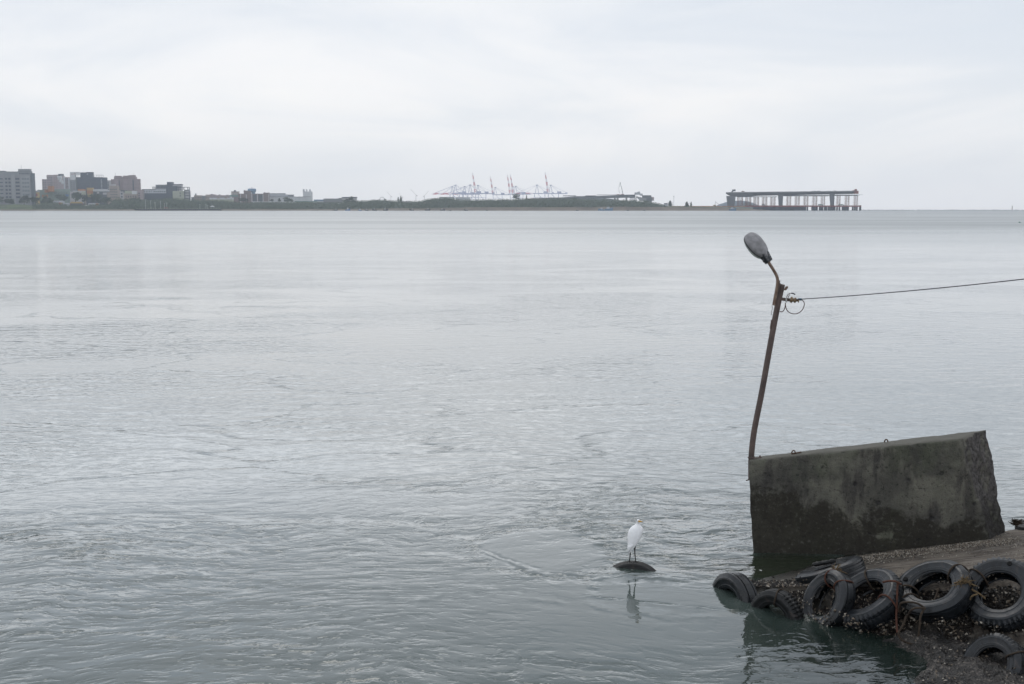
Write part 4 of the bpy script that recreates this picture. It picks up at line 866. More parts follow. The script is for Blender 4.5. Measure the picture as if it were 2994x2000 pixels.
# ---------------------------------------------------------------- concrete slab
def slab_mat():
    m = bpy.data.materials.new('old_concrete'); m.use_nodes = True; t = m.node_tree; b = t.nodes['Principled BSDF']
    g = N(t, 'ShaderNodeNewGeometry'); pos = g.outputs['Position']; sp = N(t, 'ShaderNodeSeparateXYZ'); L(t, pos, sp.inputs[0]); X, Z = sp.outputs[0], sp.outputs[2]
    n1 = noise_t(t, pos, 1.3, 6, .62, .5).outputs['Fac']; n2 = noise_t(t, vscale(t, pos, (5, 5, 1.3)), 1.0, 5, .6).outputs['Fac']; n3 = noise_t(t, pos, 16, 6, .7).outputs['Fac']; n4 = noise_t(t, pos, 60, 3, .7).outputs['Fac']
    c = mixc(t, maprange(t, n1, .36, .64), (.095, .092, .080), (.205, .198, .160))
    c = mixc(t, maprange(t, n2, .45, .60, 0, .75), c, (.056, .051, .050))
    # moss near the upper edge
    gr = noise_t(t, vscale(t, pos, (2.2, 1, 1.1), (4, 0, 2)), 1.0, 4, .55).outputs['Fac']
    c = mixc(t, mth(t, 'MULTIPLY', maprange(t, gr, .48, .66), .45), c, (.115, .130, .085))
    # tide stain: tall on the left, tapering to the right, ragged edge
    lvl = mth(t, 'ADD', mth(t, 'MULTIPLY', mth(t, 'SUBTRACT', X, 4.0), -.16), .98)
    dz = mth(t, 'SUBTRACT', mth(t, 'ADD', Z, mth(t, 'MULTIPLY', mth(t, 'SUBTRACT', n1, .5), 2.1)), lvl)
    dz = mth(t, 'ADD', dz, mth(t, 'MULTIPLY', mth(t, 'SUBTRACT', n3, .5), .5))
    c = mixc(t, maprange(t, dz, -.12, .10, .85, 0), c, (.036, .032, .024))
    c = mixc(t, maprange(t, n3, .55, .70, 0, .6), c, (.15, .15, .13))
    c = mixc(t, maprange(t, n3, .32, .45, .75, 0), c, (.020, .020, .019))
    c = mixc(t, maprange(t, n4, .62, .72, 0, .5), c, (.16, .155, .14))
    # pits and old bolt stains
    v = N(t, 'ShaderNodeTexVoronoi'); v.inputs['Scale'].default_value = 2.6; L(t, vscale(t, pos, (1, .3, 1)), v.inputs['Vector'])
    pit = maprange(t, mth(t, 'ADD', v.outputs['Distance'], mth(t, 'MULTIPLY', n3, .12)), .12, .20, 1, 0)
    c = mixc(t, mth(t, 'MULTIPLY', pit, .65), c, (.024, .024, .026))
    vc = N(t, 'ShaderNodeTexVoronoi'); vc.feature = 'DISTANCE_TO_EDGE'; vc.inputs['Scale'].default_value = .9
    wv_ = N(t, 'ShaderNodeVectorMath', operation='MULTIPLY_ADD'); L(t, noise_t(t, pos, 3.0, 5, .7).outputs['Color'], wv_.inputs[0]); wv_.inputs[1].default_value = (.35, .0, .35); L(t, vscale(t, pos, (1, .2, 1)), wv_.inputs[2]); L(t, wv_.outputs[0], vc.inputs['Vector'])
    crk = mth(t, 'MULTIPLY', maprange(t, vc.outputs['Distance'], 0, .010, 1, 0), maprange(t, n1, .50, .60))
    c = mixc(t, mth(t, 'MULTIPLY', crk, .7), c, (.015, .015, .015))
    # broken pale aggregate face and rust at the right end
    sn = N(t, 'ShaderNodeSeparateXYZ'); L(t, g.outputs['Normal'], sn.inputs[0])
    br = maprange(t, sn.outputs[0], .35, .7)
    ag = mixc(t, maprange(t, n3, .38, .62), (.045, .04, .038), (.13, .12, .115))
    ag = mixc(t, maprange(t, n1, .6, .68, 0, .7), ag, (.16, .06, .025))
    zz = maprange(t, Z, .75, 1.15); ag = mixc(t, zz, mixc(t, .7, ag, (.018, .016, .014)), ag)
    c = mixc(t, br, c, ag)
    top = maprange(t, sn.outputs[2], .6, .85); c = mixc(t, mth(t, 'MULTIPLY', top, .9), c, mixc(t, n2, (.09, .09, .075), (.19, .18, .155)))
    L(t, c, b.inputs['Base Color']); b.inputs['Roughness'].default_value = .82; b.inputs['Specular IOR Level'].default_value = .3
    hgt = mth(t, 'SUBTRACT', mth(t, 'ADD', n3, mth(t, 'MULTIPLY', n4, .4)), mth(t, 'MULTIPLY', pit, .6))
    bp = N(t, 'ShaderNodeBump'); bp.inputs['Distance'].default_value = .035; L(t, hgt, bp.inputs['Height']); L(t, bp.outputs[0], b.inputs['Normal'])
    return m
YL, YR = 18.78, 18.46
def slab():
    TH = .36
    FTL, FTR, FBR, FBL = P(2188, 1346, YL), P(2806, 1282, YR), P(2888, 1578, YR), P(2202, 1614, YL)
    BTL = P(2192, 1336, YL + TH); BTR = P(2886, 1255, YR + .62); BBR = P(2942, 1564, YR + .62); BBL = P(2206, 1606, YL + TH)
    def ext(top, bot, k): return bot + (bot - top) * k
    c = [ext(FTL, FBL, .5), ext(FTR, FBR, .35), ext(BTR, BBR, .35), ext(BTL, BBL, .5), FTL, FTR, BTR, BTL]
    D = Vector((3.9, TH, 2.3))
    bm = bmesh.new(); nx, ny, nz = 230, 18, 130
    def mapp(a, b_, cc):
        p = Vector((a * D.x, b_ * D.y, cc * D.z)); w0 = (p.x * 1.9, p.y * 1.9, p.z * 1.9)
        r = .035 + .03 * abs(fbm(w0, 3)) ; q = Vector([min(max(p[k], r), D[k] - r) for k in range(3)]); d = p - q
        if d.length > 1e-6:
            if sum(1 for k in range(3) if abs(d[k]) > 1e-6) > 1 or True: p = q + d.normalized() * r
        a, b_, cc = p.x / D.x, p.y / D.y, p.z / D.z
        lo = (c[0] * (1 - a) + c[1] * a) * (1 - b_) + (c[3] * (1 - a) + c[2] * a) * b_
        hi = (c[4] * (1 - a) + c[5] * a) * (1 - b_) + (c[7] * (1 - a) + c[6] * a) * b_
        o = lo * (1 - cc) + hi * cc
        rough = max(0, (a - .985) / .015)
        nv = noise.noise_vector(o * 2.2) * .012 + noise.noise_vector(o * 9) * .005
        if rough: nv += (noise.noise_vector(o * 2.6) * .05 + noise.noise_vector(o * 7) * .028 + noise.noise_vector(o * 19) * .014) * rough
        if a < .02: nv += noise.noise_vector(o * 5) * .018
        return o + nv
    mbx = MB()
    def grid(n1, n2, f):
        vs = [f(i / n1, j / n2) for j in range(n2 + 1) for i in range(n1 + 1)]
        mbx.add(vs, [(j * (n1 + 1) + i, j * (n1 + 1) + i + 1, (j + 1) * (n1 + 1) + i + 1, (j + 1) * (n1 + 1) + i) for j in range(n2) for i in range(n1)])
    grid(nx, nz, lambda u, v: mapp(u, 0, v)); grid(nx, nz, lambda u, v: mapp(1 - u, 1, v)); grid(ny, nz, lambda u, v: mapp(1, u, v)); grid(ny, nz, lambda u, v: mapp(0, 1 - u, v)); grid(nx, ny, lambda u, v: mapp(u, v, 1))
    root = empty('concrete_slab', (FBL + FBR) / 2, 'upright weathered concrete slab standing on the slipway beside the lamp pole', 'concrete slab')
    o = mbx.build('block', slab_mat(), root, True)
    bmm = bmesh.new(); bmm.from_mesh(o.data); bmesh.ops.remove_doubles(bmm, verts=bmm.verts, dist=.0008); bmesh.ops.recalc_face_normals(bmm, faces=bmm.faces); bmm.to_mesh(o.data); bmm.free()
    rust = mat('rusty_iron', (.10, .055, .035), .8, .4, 12, bump=.002, bscale=40)
    for (px, py, Y) in ((2320, 1323, YL + .1), (2591, 1291, YL + .02)):
        q = P(px, py, Y); rg = MB(); rg.tube([q + Vector((.030 * math.cos(a), .008 * math.cos(a), .034 * math.sin(a))) for a in np.linspace(-.35, math.pi + .35, 12)], .011, 6); rg.build('lifting_ring', rust, root, True)
    rd = MB(); rd.tube([P(2314, 1327, YL + .06), P(2343, 1321.5, YL + .06)], .012, 6); rd.tube([P(2318, 1328, YL + .14), P(2338, 1324, YL + .14)], .010, 6); rd.build('iron_rod', rust, root)
    rb = MB(); rb.tube([P(2192, 1402, YL + .1), P(2182, 1405, YL + .02)], .010, 5); rb.build('rebar_stub', rust, root)
    rb = MB(); rb.tube([P(2203, 1568, YL + .1), P(2195, 1570, YL + .02)], .008, 5); rb.build('rebar_stub', rust, root)
slab()

# ---------------------------------------------------------------- lamp pole
m_rust = mat('pole_rust', (.16, .115, .10), .55, .35, 5, bump=.002, bscale=60, col2=(.085, .065, .06))
m_pipe = mat('arm_rust', (.30, .22, .17), .6, .3, 14, col2=(.15, .085, .06))
YP = 18.92
root = empty('street_lamp', P(2195, 1378, YP), 'leaning rusty lamp pole tied to the left end of the concrete slab', 'street lamp')
def polyP(pts, Y=None): return [P(a, b, Y or YP) for a, b in pts]
def smooth(pts, it=2):
    pts = [Vector(p) for p in pts]
    for _ in range(it):
        o = [pts[0]]
        for a, b in zip(pts, pts[1:]): o += [a.lerp(b, .25), a.lerp(b, .75)]
        o.append(pts[-1]); pts = o
    return pts
k = MB(); pp = smooth(polyP([(2196, 1400), (2196, 1335), (2203, 1270), (2213.5, 1215), (2227, 1150), (2249, 1025), (2271, 905), (2287, 831)]), 2)
k.tube(pp, .049, 14); k.build('pole', m_rust, root, True)
k = MB(); k.tube([p + Vector((-.012, -.047, 0)) for p in pp[4:]], .006, 5); k.build('seam_rib', m_rust, root)
k = MB(); k.tube(smooth(polyP([(2262, 893), (2268, 860), (2275, 822), (2271, 806), (2262, 790), (2246, 765)], YP - .05), 2), .026, 12); k.build('arm', m_pipe, root, True)
k = MB(); k.tube(polyP([(2268.5, 905), (2281, 828)], YP - .03), .012, 6); k.tube(polyP([(2275.5, 850), (2280, 820)], YP - .09), .009, 5); k.tube(polyP([(2252, 962), (2256, 935)], YP - .03), .010, 5); k.build('bracket_strip', m_rust, root)
# clamp at the slab
k = MB(); q = P(2197, 1337, YP); k.tube([q + Vector((.055 * math.cos(a), .055 * math.sin(a), .006 * math.cos(a))) for a in np.linspace(0, 2 * math.pi, 20)], .010, 6, caps=False)
k.tube([P(2188, 1339, YP - .05), P(2206, 1341, YP - .055), P(2226, 1336.5, YP)], .010, 6); k.add(*ico(P(2222, 1334, YP), .018, 1)); k.build('clamp', m_rust, root)
# cross bar, insulator
k = MB(); a0, a1 = P(2281, 874, YP - .03), P(2318, 878, YP - .08); dv = (a1 - a0); up = Vector((0, 0, .026)); dp = Vector((0, .02, 0))
k.hexa([a0 - up - dp, a1 - up - dp, a1 - up + dp, a0 - up + dp, a0 + up - dp, a1 + up - dp, a1 + up + dp, a0 + up + dp]); k.build('cross_bar', m_rust, root)
m_ins = mat('brown_ceramic', (.12, .055, .025), .3, .4, 10, col2=(.30, .22, .12), spec=.6)
k = MB(); q = P(2320, 877, YP - .08); ax = Vector((1, -.3, -.12)).normalized(); prof = [(-.055, .02), (-.05, .050), (-.02, .054), (-.012, .030), (.008, .030), (.016, .048), (.04, .044), (.05, .018), (.075, .018), (.08, .035), (.09, .035), (.095, .01)]
k.tube([q + ax * a for a, r in prof], [r for a, r in prof], 14); k.build('insulator', m_ins, root, True)
k = MB(); k.tube(smooth(polyP([(2294, 849), (2297, 840), (2303, 837), (2302, 842), (2296, 848)], YP - .02), 1), .012, 6); k.build('strap_end', m_pipe, root)
# lamp head
def lamp_head():
    a = (P(2188, 690, YP + .10) - P(2246, 764, YP - .05)).normalized(); base_ = P(2243, 758, YP - .05)
    tocam = (CAM - base_).normalized(); n_ = (tocam * .82 + Vector((.60, 0, .12))); n_ = (n_ - a * n_.dot(a)).normalized(); w_ = a.cross(n_).normalized()
    Lh = .53
    def shell(name, depth, sgn, m_, lo=0.0, shrink=1.0, f0=.0):
        k = MB(); vs = []; nl, na = 22, 16
        for i in range(nl + 1):
            f = f0 + (1 - f0) * i / nl; wd = max(.160 * max(0, 1 - abs((f - .56) / .46) ** 2.9) ** .45 * shrink * (1 - .22 * (1 - f) ** 2), .040 * (1 - f) ** .5, .006)
            dd = depth * (math.sin(math.pi * min(1, f * .9 + .06) ** .95)) ** .7
            for j in range(na + 1):
                th = math.pi * j / na
                x = math.cos(th); zc_ = math.sin(th) ** .8
                ridge = 1 + .16 * math.exp(-((x) / .28) ** 2) * (1 if sgn > 0 else 0)
                vs.append(base_ + a * (f * Lh) + w_ * (wd * x) + n_ * (sgn * (dd * zc_ * ridge) + lo))
        k.add(vs, [(i * (na + 1) + j, i * (na + 1) + j + 1, (i + 1) * (na + 1) + j + 1, (i + 1) * (na + 1) + j) for i in range(nl) for j in range(na)])
        # underside cap
        k.add([vs[i * (na + 1) + j] for i in range(nl + 1) for j in (0, na)], [(2 * i, 2 * i + 1, 2 * i + 3, 2 * i + 2) for i in range(nl)])
        return k.build(name, m_, root, True)
    m_al = mat('weathered_aluminium', (.36, .35, .36), .6, .3, 9, metal=.1, col2=(.22, .215, .22))
    m_dk = mat('dark_gasket', (.06, .062, .068), .6, .3, 9); m_gl = mat('lamp_glass', (.55, .58, .55), .15, .1, 5, spec=.7)
    shell('lamp_housing', .085, 1, m_al, .012)
    shell('rim', .02, 1, m_dk, -.006, 1.05)
    shell('lamp_glass', .135, -1, m_gl, -.008, .97, .12)
    k = MB(); c0 = base_ - a * .055; u1, u2 = w_ * .052, n_ * .045; c1 = base_ + a * .10
    k.hexa([c0 - u1 - u2, c0 + u1 - u2, c0 + u1 + u2, c0 - u1 + u2, c1 - u1 * 1.3 - u2, c1 + u1 * 1.3 - u2, c1 + u1 * 1.3 + u2 * 1.6, c1 - u1 * 1.3 + u2 * 1.6]); k.build('neck', m_dk, root)
    k = MB()
    for f in (-.02, .02, .055):
        for s_ in (-1, 1): k.add(*ico(base_ + a * f + w_ * .035 * s_ + n_ * (.055 + f * .2), .012, 1))
    k.build('bolt', m_al, root)
    k = MB(); k.tube([base_ + w_ * -.06 + a * .03, base_ + w_ * -.085 + a * .0, base_ + w_ * -.10 - a * .01], [.02, .016, .008], 6); k.build('latch', m_dk, root)
lamp_head()
# wiring
m_cab = mat('brown_cable', (.12, .07, .06), .6, .2, 20); m_wire = mat('grey_cable', (.07, .07, .085), .6, .2, 20); m_tape = mat('blue_tape', (.08, .17, .25), .5, .2, 20)
k = MB(); k.tube(smooth([P(2296, 888, YP - .08)] + polyP([(2299, 905), (2308, 915), (2325, 919), (2342, 912), (2351, 897), (2352, 885), (2347, 878), (2340, 875)], YP - .1), 2), .0075, 6)
k.tube(smooth(polyP([(2297, 886), (2295, 900), (2291, 909), (2286, 912), (2280, 911)], YP - .07), 2), .0075, 6); k.tube(smooth(polyP([(2298, 884), (2300, 868), (2305, 859), (2311, 857), (2318, 858)], YP - .08), 2), .006, 6); k.tube(polyP([(2302, 876), (2309, 860)], YP - .08), .006, 6)
k.build('cable_loop', m_cab, root, True)
k = MB(); k.tube(smooth(polyP([(2313, 857), (2319, 858), (2325, 861)], YP - .08), 1), .011, 6); k.tube(smooth(polyP([(2257, 893), (2259, 902), (2255, 912), (2255, 918), (2258, 921)], YP - .03), 2), .004, 5); k.build('cable_end', m_wire, root)
k = MB(); k.tube(polyP([(2334, 875), (2344, 875.5)], YP - .09), .020, 8); k.build('tape', m_tape, root)
k = MB(); k.tube(polyP([(2299, 872), (2299, 884)], YP - .085), .014, 8); k.build('cable_tie', mat('white_tape', (.5, .5, .48), .5, .1, 10), root)
wr = MB(); A, B = P(2322, 876, YP - .09), P(3500, 752, 13.5); pts = []
for i in range(25):
    f = i / 24; p = A.lerp(B, f); p.z -= .10 * 4 * f * (1 - f) * .55; pts.append(p)
wr.tube(pts, .008, 6); o = wr.build('overhead_cable', m_wire, None, True); tag(o, 'grey overhead cable running from the lamp pole off to the right', 'cable')

# ---------------------------------------------------------------- tyres
def rubber(name, c1, c2, r0=.38):
    m = bpy.data.materials.new(name); m.use_nodes = True; t = m.node_tree; b = t.nodes['Principled BSDF']; tcx = N(t, 'ShaderNodeTexCoord'); ob = tcx.outputs['Object']
    n1 = noise_t(t, ob, 4, 6, .65, .5).outputs['Fac']; n2 = noise_t(t, ob, 38, 4, .65).outputs['Fac']
    c = mixc(t, maprange(t, n1, .38, .66), c1, c2); c = mixc(t, maprange(t, n2, .62, .75, 0, .35), c, (.10, .09, .08)); c = mixc(t, maprange(t, n1, .62, .7, 0, .35), c, (.07, .05, .04))
    L(t, c, b.inputs['Base Color']); L(t, maprange(t, n1, .3, .7, r0 - .08, r0 + .14), b.inputs['Roughness'])
    bp = N(t, 'ShaderNodeBump'); bp.inputs['Distance'].default_value = .004; L(t, n2, bp.inputs['Height']); L(t, bp.outputs[0], b.inputs['Normal']); return m
m_rub = [rubber('tyre_rubber', (.004, .005, .006), (.013, .016, .020), .30), rubber('tyre_rubber_dry', (.003, .004, .005), (.014, .018, .023), .33), rubber('tyre_rubber_wet', (.003, .0035, .004), (.008, .009, .010), .55)]
m_rope = mat('old_rope', (.045, .032, .022), .9, .4, 30, bump=.004, bscale=90); m_rope2 = mat('tan_rope', (.15, .105, .055), .9, .4, 30, bump=.004, bscale=90); m_ropr = mat('red_brown_rope', (.085, .035, .022), .9, .4, 30)
m_shell = [mat('oyster_white', (.42, .38, .32), .6, .3, 40), mat('oyster_tan', (.20, .16, .12), .7, .3, 40), mat('mussel_dark', (.015, .012, .010), .5, .4, 30)]
def shard(mb_, c, nrm, s, rnd, mi):
    u = Vector((rnd.gauss(0, 1), rnd.gauss(0, 1), rnd.gauss(0, 1))).normalized(); u = (u - nrm * u.dot(nrm) * .6).normalized(); w_ = nrm.cross(u)
    if w_.length < .1: w_ = Vector((1, 0, 0))
    w_.normalize(); a = s * rnd.uniform(.7, 1.5); b_ = s * rnd.uniform(.35, .8); h = s * rnd.uniform(.3, 1.0)
    mb_.add([c - u * a, c + w_ * b_, c + u * a * .8, c - w_ * b_, c + nrm * h + u * a * .2, c - nrm * s * .4], [(0, 1, 4), (1, 2, 4), (2, 3, 4), (3, 0, 4), (1, 0, 5), (2, 1, 5), (3, 2, 5), (0, 3, 5)], mi)
def tyre_profile(style):
    out = [(.278, .088), (.288, .104), (.300, .108), (.306, .120), (.345, .136), (.352, .131), (.42, .143), (.427, .149), (.455, .146), (.460, .138), (.492, .126), (.510, .112)]
    if style == 'rib': tread = [(.522, .104), (.522, .072), (.500, .070), (.500, .058), (.526, .056), (.526, .022), (.504, .020), (.504, .008), (.527, .006)]
    else: tread = [(.522, .104), (.525, .074), (.512, .070), (.512, .060), (.528, .056), (.528, .006)]
    half = out + tread; prof = half + [(r, -w_) for r, w_ in reversed(half)]
    inn = [(.29, -.068), (.33, -.105), (.40, -.122), (.46, -.118), (.492, -.08), (.498, 0), (.492, .08), (.46, .118), (.40, .122), (.33, .105), (.29, .068)]
    return prof + inn
def tyre(px, py, Y, theta, ang, scale, label, style='lug', mk=0, squash=1.0, spin=0.0, lash=(), barn=0, seed=0, dent=.0, wscale=1.0, z=None, blo=-1):
    c = P(px, py, Y); tocam = (CAM - c).normalized(); right = Vector((0, 0, 1)).cross(tocam).normalized(); upv = tocam.cross(right)
    n_ = tocam * math.cos(R(theta)) + (right * math.cos(R(ang)) + upv * math.sin(R(ang))) * math.sin(R(theta))
    root = empty('tyre', c, label, 'tyre', 'old tyre fenders around the slipway'); root['_world'] = 0
    q = n_.to_track_quat('Z', 'Y') @ Quaternion((0, 0, 1), R(spin)); root.rotation_mode = 'QUATERNION'; root.rotation_quaternion = q; root.scale = (scale, scale * squash, scale)
    prof = tyre_profile(style); seg = 184; n_out = len(prof) - 11; vs = []; rnd = random.Random(seed)
    for i in range(seg):
        a = 2 * math.pi * i / seg
        for kk, (r, w_) in enumerate(prof):
            rr, ww = r, w_ * wscale
            if style == 'lug' and kk < n_out and abs(w_) > .055 and r > .485:
                if i % 4 < 2: q_ = max(.1, min(1, .75 + 1.6 * fbm((math.cos(a) * 1.6, math.sin(a) * 1.6, seed + 9.0)))); rr -= (.026 if r > .5 else .010) * q_; ww -= .012 * q_ * (1 if w_ > 0 else -1)
            d = 1 + dent * math.cos(2 * a + seed) + .012 * fbm((math.cos(a) * 2, math.sin(a) * 2, seed)); ww *= 1 + .07 * fbm((math.cos(a) * 1.4, math.sin(a) * 1.4, seed + 5.0)) + (.0)
            bend = dent * .5 * math.sin(2 * a + seed * 2)
            vs.append((rr * d * math.cos(a), rr * d * math.sin(a), ww + bend * .4))
    m_ = len(prof); fs = [(i * m_ + k_, ((i + 1) % seg) * m_ + k_, ((i + 1) % seg) * m_ + (k_ + 1) % m_, i * m_ + (k_ + 1) % m_) for i in range(seg) for k_ in range(m_)]
    t_ = MB(); t_.add(vs, fs); tb_ = t_.build('carcass', m_rub[mk], root, True); tb_.data.set_sharp_from_angle(angle=R(38))
    for a_, mt in lash:
        k = MB(); pts = []; a = R(a_)
        for j in range(25):
            th = 2 * math.pi * j / 24; rr = .395 + .150 * math.cos(th); ww = .160 * math.sin(th) * wscale; aa = a + .05 * math.sin(th * 2 + seed)
            pts.append((rr * math.cos(aa), rr * math.sin(aa), ww))
        k.tube(pts, .014, 6, caps=False); k.build('lashing', mt, root, True)
    if barn:
        k = MB(); inv = q.to_matrix()
        cnt = 0; tries = 0
        while cnt < barn and tries < barn * 20:
            tries += 1
            a = rnd.random() * 6.283; kk = rnd.randrange(len(prof)); r, w_ = prof[kk]; p = Vector((r * math.cos(a), r * math.sin(a), w_ * wscale)); wp_ = inv @ Vector((p.x * scale, p.y * scale * squash, p.z * scale))
            f = fbm((wp_.x * 5 + seed, wp_.y * 5, wp_.z * 5))
            inner = kk >= len(prof) - 11
            if wp_.z / (.5 * scale) > blo * 1.0 and not (inner and f > .0): continue
            if f < -.12: continue
            nr = Vector((math.cos(a) * (r - .40), math.sin(a) * (r - .40), w_)).normalized() * (-1 if inner else 1)
            shard(k, p + nr * .004, nr, rnd.uniform(.010, .028), rnd, rnd.choice((0, 0, 1, 1, 2, 2, 2))); cnt += 1
        o = k.build('barnacles', m_shell, root); o['kind'] = 'stuff'
    return root
RP, RR = m_rope, m_ropr
def hole(root, a_, r=.41):
    k = MB(); a = R(a_); k.loft([((r * math.cos(a), r * math.sin(a), z_), q_, q_) for z_, q_ in ((.120, .034), (.1505, .034), (.153, .026))], 14); k.build('puncture', mat('hole_black', (.002, .002, .002), .9, .1), root)
tyre(2146, 1774, 16.75, 55, 188, .98, 'half sunken tyre furthest left, its dark hollow facing left', 'plain', 0, seed=1, barn=25, blo=-.1)
tyre(2272, 1812, 15.95, 40, 205, .84, 'half sunken tyre with a rope band, second from the left', 'lug', 2, seed=2, barn=70, lash=((65, RP),), blo=.1, spin=20)
tyre(2428, 1676, 16.75, 84, 112, 1.0, 'ribbed tyre lying flat on the slipway behind the others', 'rib', 1, seed=3, barn=110, lash=((40, RP),), blo=.0, wscale=.9)
tyre(2421, 1760, 15.72, 52, 160, .88, 'standing tyre bound with two red brown ropes, its opening turned left', 'plain', 0, seed=4, barn=620, lash=((-15, RR), (35, RR)), blo=.05, spin=75, squash=.95)
tyre(2540, 1754, 15.5, 57, 130, 1.05, 'leaning lugged tyre in the middle of the row, shells along its lower edge', 'lug', 1, seed=5, barn=900, lash=((0, RR), (120, RP)), blo=-.25, spin=15, squash=.93)
t6 = tyre(2733, 1727, 15.05, 48, 128, 1.0, 'large tilted tyre tied at its lower left, second from the right edge', 'plain', 1, seed=6, barn=520, lash=((60, RP), (200, RP), (230, RP)), blo=-.42, spin=10, dent=.05, squash=.93)
t7 = tyre(2928, 1738, 14.65, 33, 125, 1.0, 'large lugged tyre facing the camera at the right edge', 'lug', 1, seed=7, barn=260, lash=((175, RP),), blo=-.6, spin=-20, squash=.97)
tyre(2905, 1950, 13.7, 38, 150, .80, 'half buried small tyre on the crusted ledge below the row', 'lug', 0, seed=8, barn=260, lash=((35, RP),), blo=.35, spin=10)
tyre(1846, 1745, 17.75, 22, 118, 1.10, 'dark tyre barely above the water with the egret standing on it', 'plain', 2, seed=9, barn=0)
tyre(3045, 1549, 19.2, 80, 95, .80, 'tyre with weed lying beyond the slab at the right edge', 'plain', 2, seed=10, barn=120, blo=.6)

for t_, tx, ty in ((t6, 2668, 1706), (t7, 2949, 1662)):
    best = min(range(0, 360, 4), key=lambda a: (lambda w_: (1497 + FPX * w_[0] - tx) ** 2 + (1000 - FPX * w_[1] - ty) ** 2)(
        (lambda d: (d.dot(RT) / d.dot(FW), d.dot(UP) / d.dot(FW)))(t_.location + t_.rotation_quaternion @ Vector((.41 * math.cos(R(a)), .41 * math.sin(R(a)), .14)) - CAM)))
    hole(t_, best)
# ---------------------------------------------------------------- shells on the slipway edge and face
k = MB(); rnd = random.Random(21)
for i in range(30000):
    s = rnd.random() ** .9; ex, ey = edge(s); f = rnd.random() ** .8; z0 = rampz(ex, ey) - .06; z = z0 - f * (z0 + .05)
    cl = fbm((ex * 1.8, ey * 1.8, z * 2.5)); 
    if cl < -.15: continue
    shard(k, Vector(facept(ex, ey, z, s)), Vector((-.45, -.85, .25)).normalized(), rnd.uniform(.012, .040), rnd, rnd.choice((0,) + (1,) * 2 + (2,) * 17))
for i in range(4500):     # crust on the lip of the slipway, thicker at its drowned tip
    s = rnd.random() ** 1.5 * .8; ex, ey = edge(s); d = abs(rnd.gauss(0, .22)) + .02; x, y = ex + d * .55 + rnd.uniform(-.05, .05), ey + d * .8
    z = rampz(x, y)
    if z < -.02: z = rnd.uniform(.0, .05) if x > 3.3 and d < .3 else -1
    if z < -.5: continue
    shard(k, Vector((x, y, z + .012)), Vector((0, 0, 1)), rnd.uniform(.010, .030), rnd, rnd.choice((0, 1, 1) + (2,) * 12))
for i in range(3600):     # toe ledge
    x, y = rnd.uniform(4.7, 8), rnd.uniform(12.1, 14.7); z = toez(x, y)
    if z < 0 or fbm((x * 2, y * 2, 0)) < -.1: continue
    shard(k, Vector((x, y, z)), Vector((0, 0, 1)), rnd.uniform(.008, .026), rnd, rnd.choice((0, 1, 1) + (2,) * 10))
tag(k.build('oyster_crust', m_shell), 'crust of oysters and mussels along the slipway edge', 'shells', kind='stuff')
k = MB()
for i in range(3400):     # pale shell grit washed against the slab foot
    u = rnd.random(); px = 2440 + u * 500; q = P(px, 1600, 18.6); yy = 18.42 - abs(rnd.gauss(0, .38)) ; xx_ = q.x + rnd.uniform(-.1, .1)
    z = rampz(xx_, yy)
    if z < .01: continue
    shard(k, Vector((xx_, yy, z + .006)), Vector((0, 0, 1)), rnd.uniform(.006, .017), rnd, rnd.choice((0, 0, 1, 1, 2)))
for i in range(2600):
    xx_, yy = rnd.uniform(5.5, 9), rnd.uniform(15.3, 19.2); z = rampz(xx_, yy)
    if fbm((xx_ * .7, yy * 2.2, 0)) < .12: continue
    shard(k, Vector((xx_, yy, z + .006)), Vector((0, 0, 1)), rnd.uniform(.005, .014), rnd, rnd.choice((0, 1, 1, 2)))
tag(k.build('shell_grit', m_shell), 'pale shell grit scattered on the slipway at the slab foot', 'shells', kind='stuff')

# ---------------------------------------------------------------- ropes
def rope(name, label, segs, m_, r=.018, cat='rope', fray=None):
    k = MB()
    for pts in segs:
        q = smooth([P(p[0], p[1], p[2] - .58) for p in pts], 2); k.tube(q, r, 7)
    if fray:
        rnd = random.Random(5)
        for i in range(fray[3]):
            a = P(fray[0] + rnd.gauss(0, 6), fray[1] + rnd.gauss(0, 5), fray[2] - .58 + rnd.uniform(-.05, .05)); d = Vector((rnd.gauss(0, .06), rnd.gauss(0, .05), rnd.uniform(-.28, .08)))
            k.tube([a, a + d * .5 + Vector((rnd.gauss(0, .015), 0, .01)), a + d], [.007, .006, .003], 4)
    tag(k.build(name, m_, None, True), label, cat)
rope('rope_bundle', 'frayed tan rope knot hanging between the two large tyres', [[(2790, 1706, 15.35), (2806, 1700, 15.3), (2824, 1692, 15.3), (2838, 1700, 15.3)], [(2812, 1700, 15.3), (2818, 1740, 15.25), (2812, 1790, 15.25)], [(2826, 1700, 15.3), (2830, 1738, 15.24), (2822, 1775, 15.25)], [(2830, 1720, 15.25), (2850, 1728, 15.2), (2866, 1738, 15.15), (2880, 1750, 15.15)], [(2832, 1762, 15.2), (2840, 1742, 15.15), (2858, 1738, 15.12)]], m_rope2, .013, fray=(2820, 1702, 15.28, 150))
rope('rope', 'dark rope loops hanging below the tilted tyre', [[(2630, 1790, 15.4), (2630, 1765, 15.3), (2645, 1760, 15.25), (2680, 1762, 15.25), (2700, 1775, 15.25)], [(2652, 1810, 15.4), (2660, 1785, 15.2), (2680, 1776, 15.15), (2705, 1780, 15.2)], [(2705, 1776, 15.2), (2690, 1800, 15.15), (2688, 1840, 15.1), (2684, 1870, 15.1), (2670, 1886, 15.1), (2640, 1875, 15.1), (2622, 1855, 15.15), (2640, 1830, 15.2), (2650, 1800, 15.25)], [(2745, 1720, 15.6), (2735, 1750, 15.5), (2722, 1775, 15.4)]], m_rope, .015)
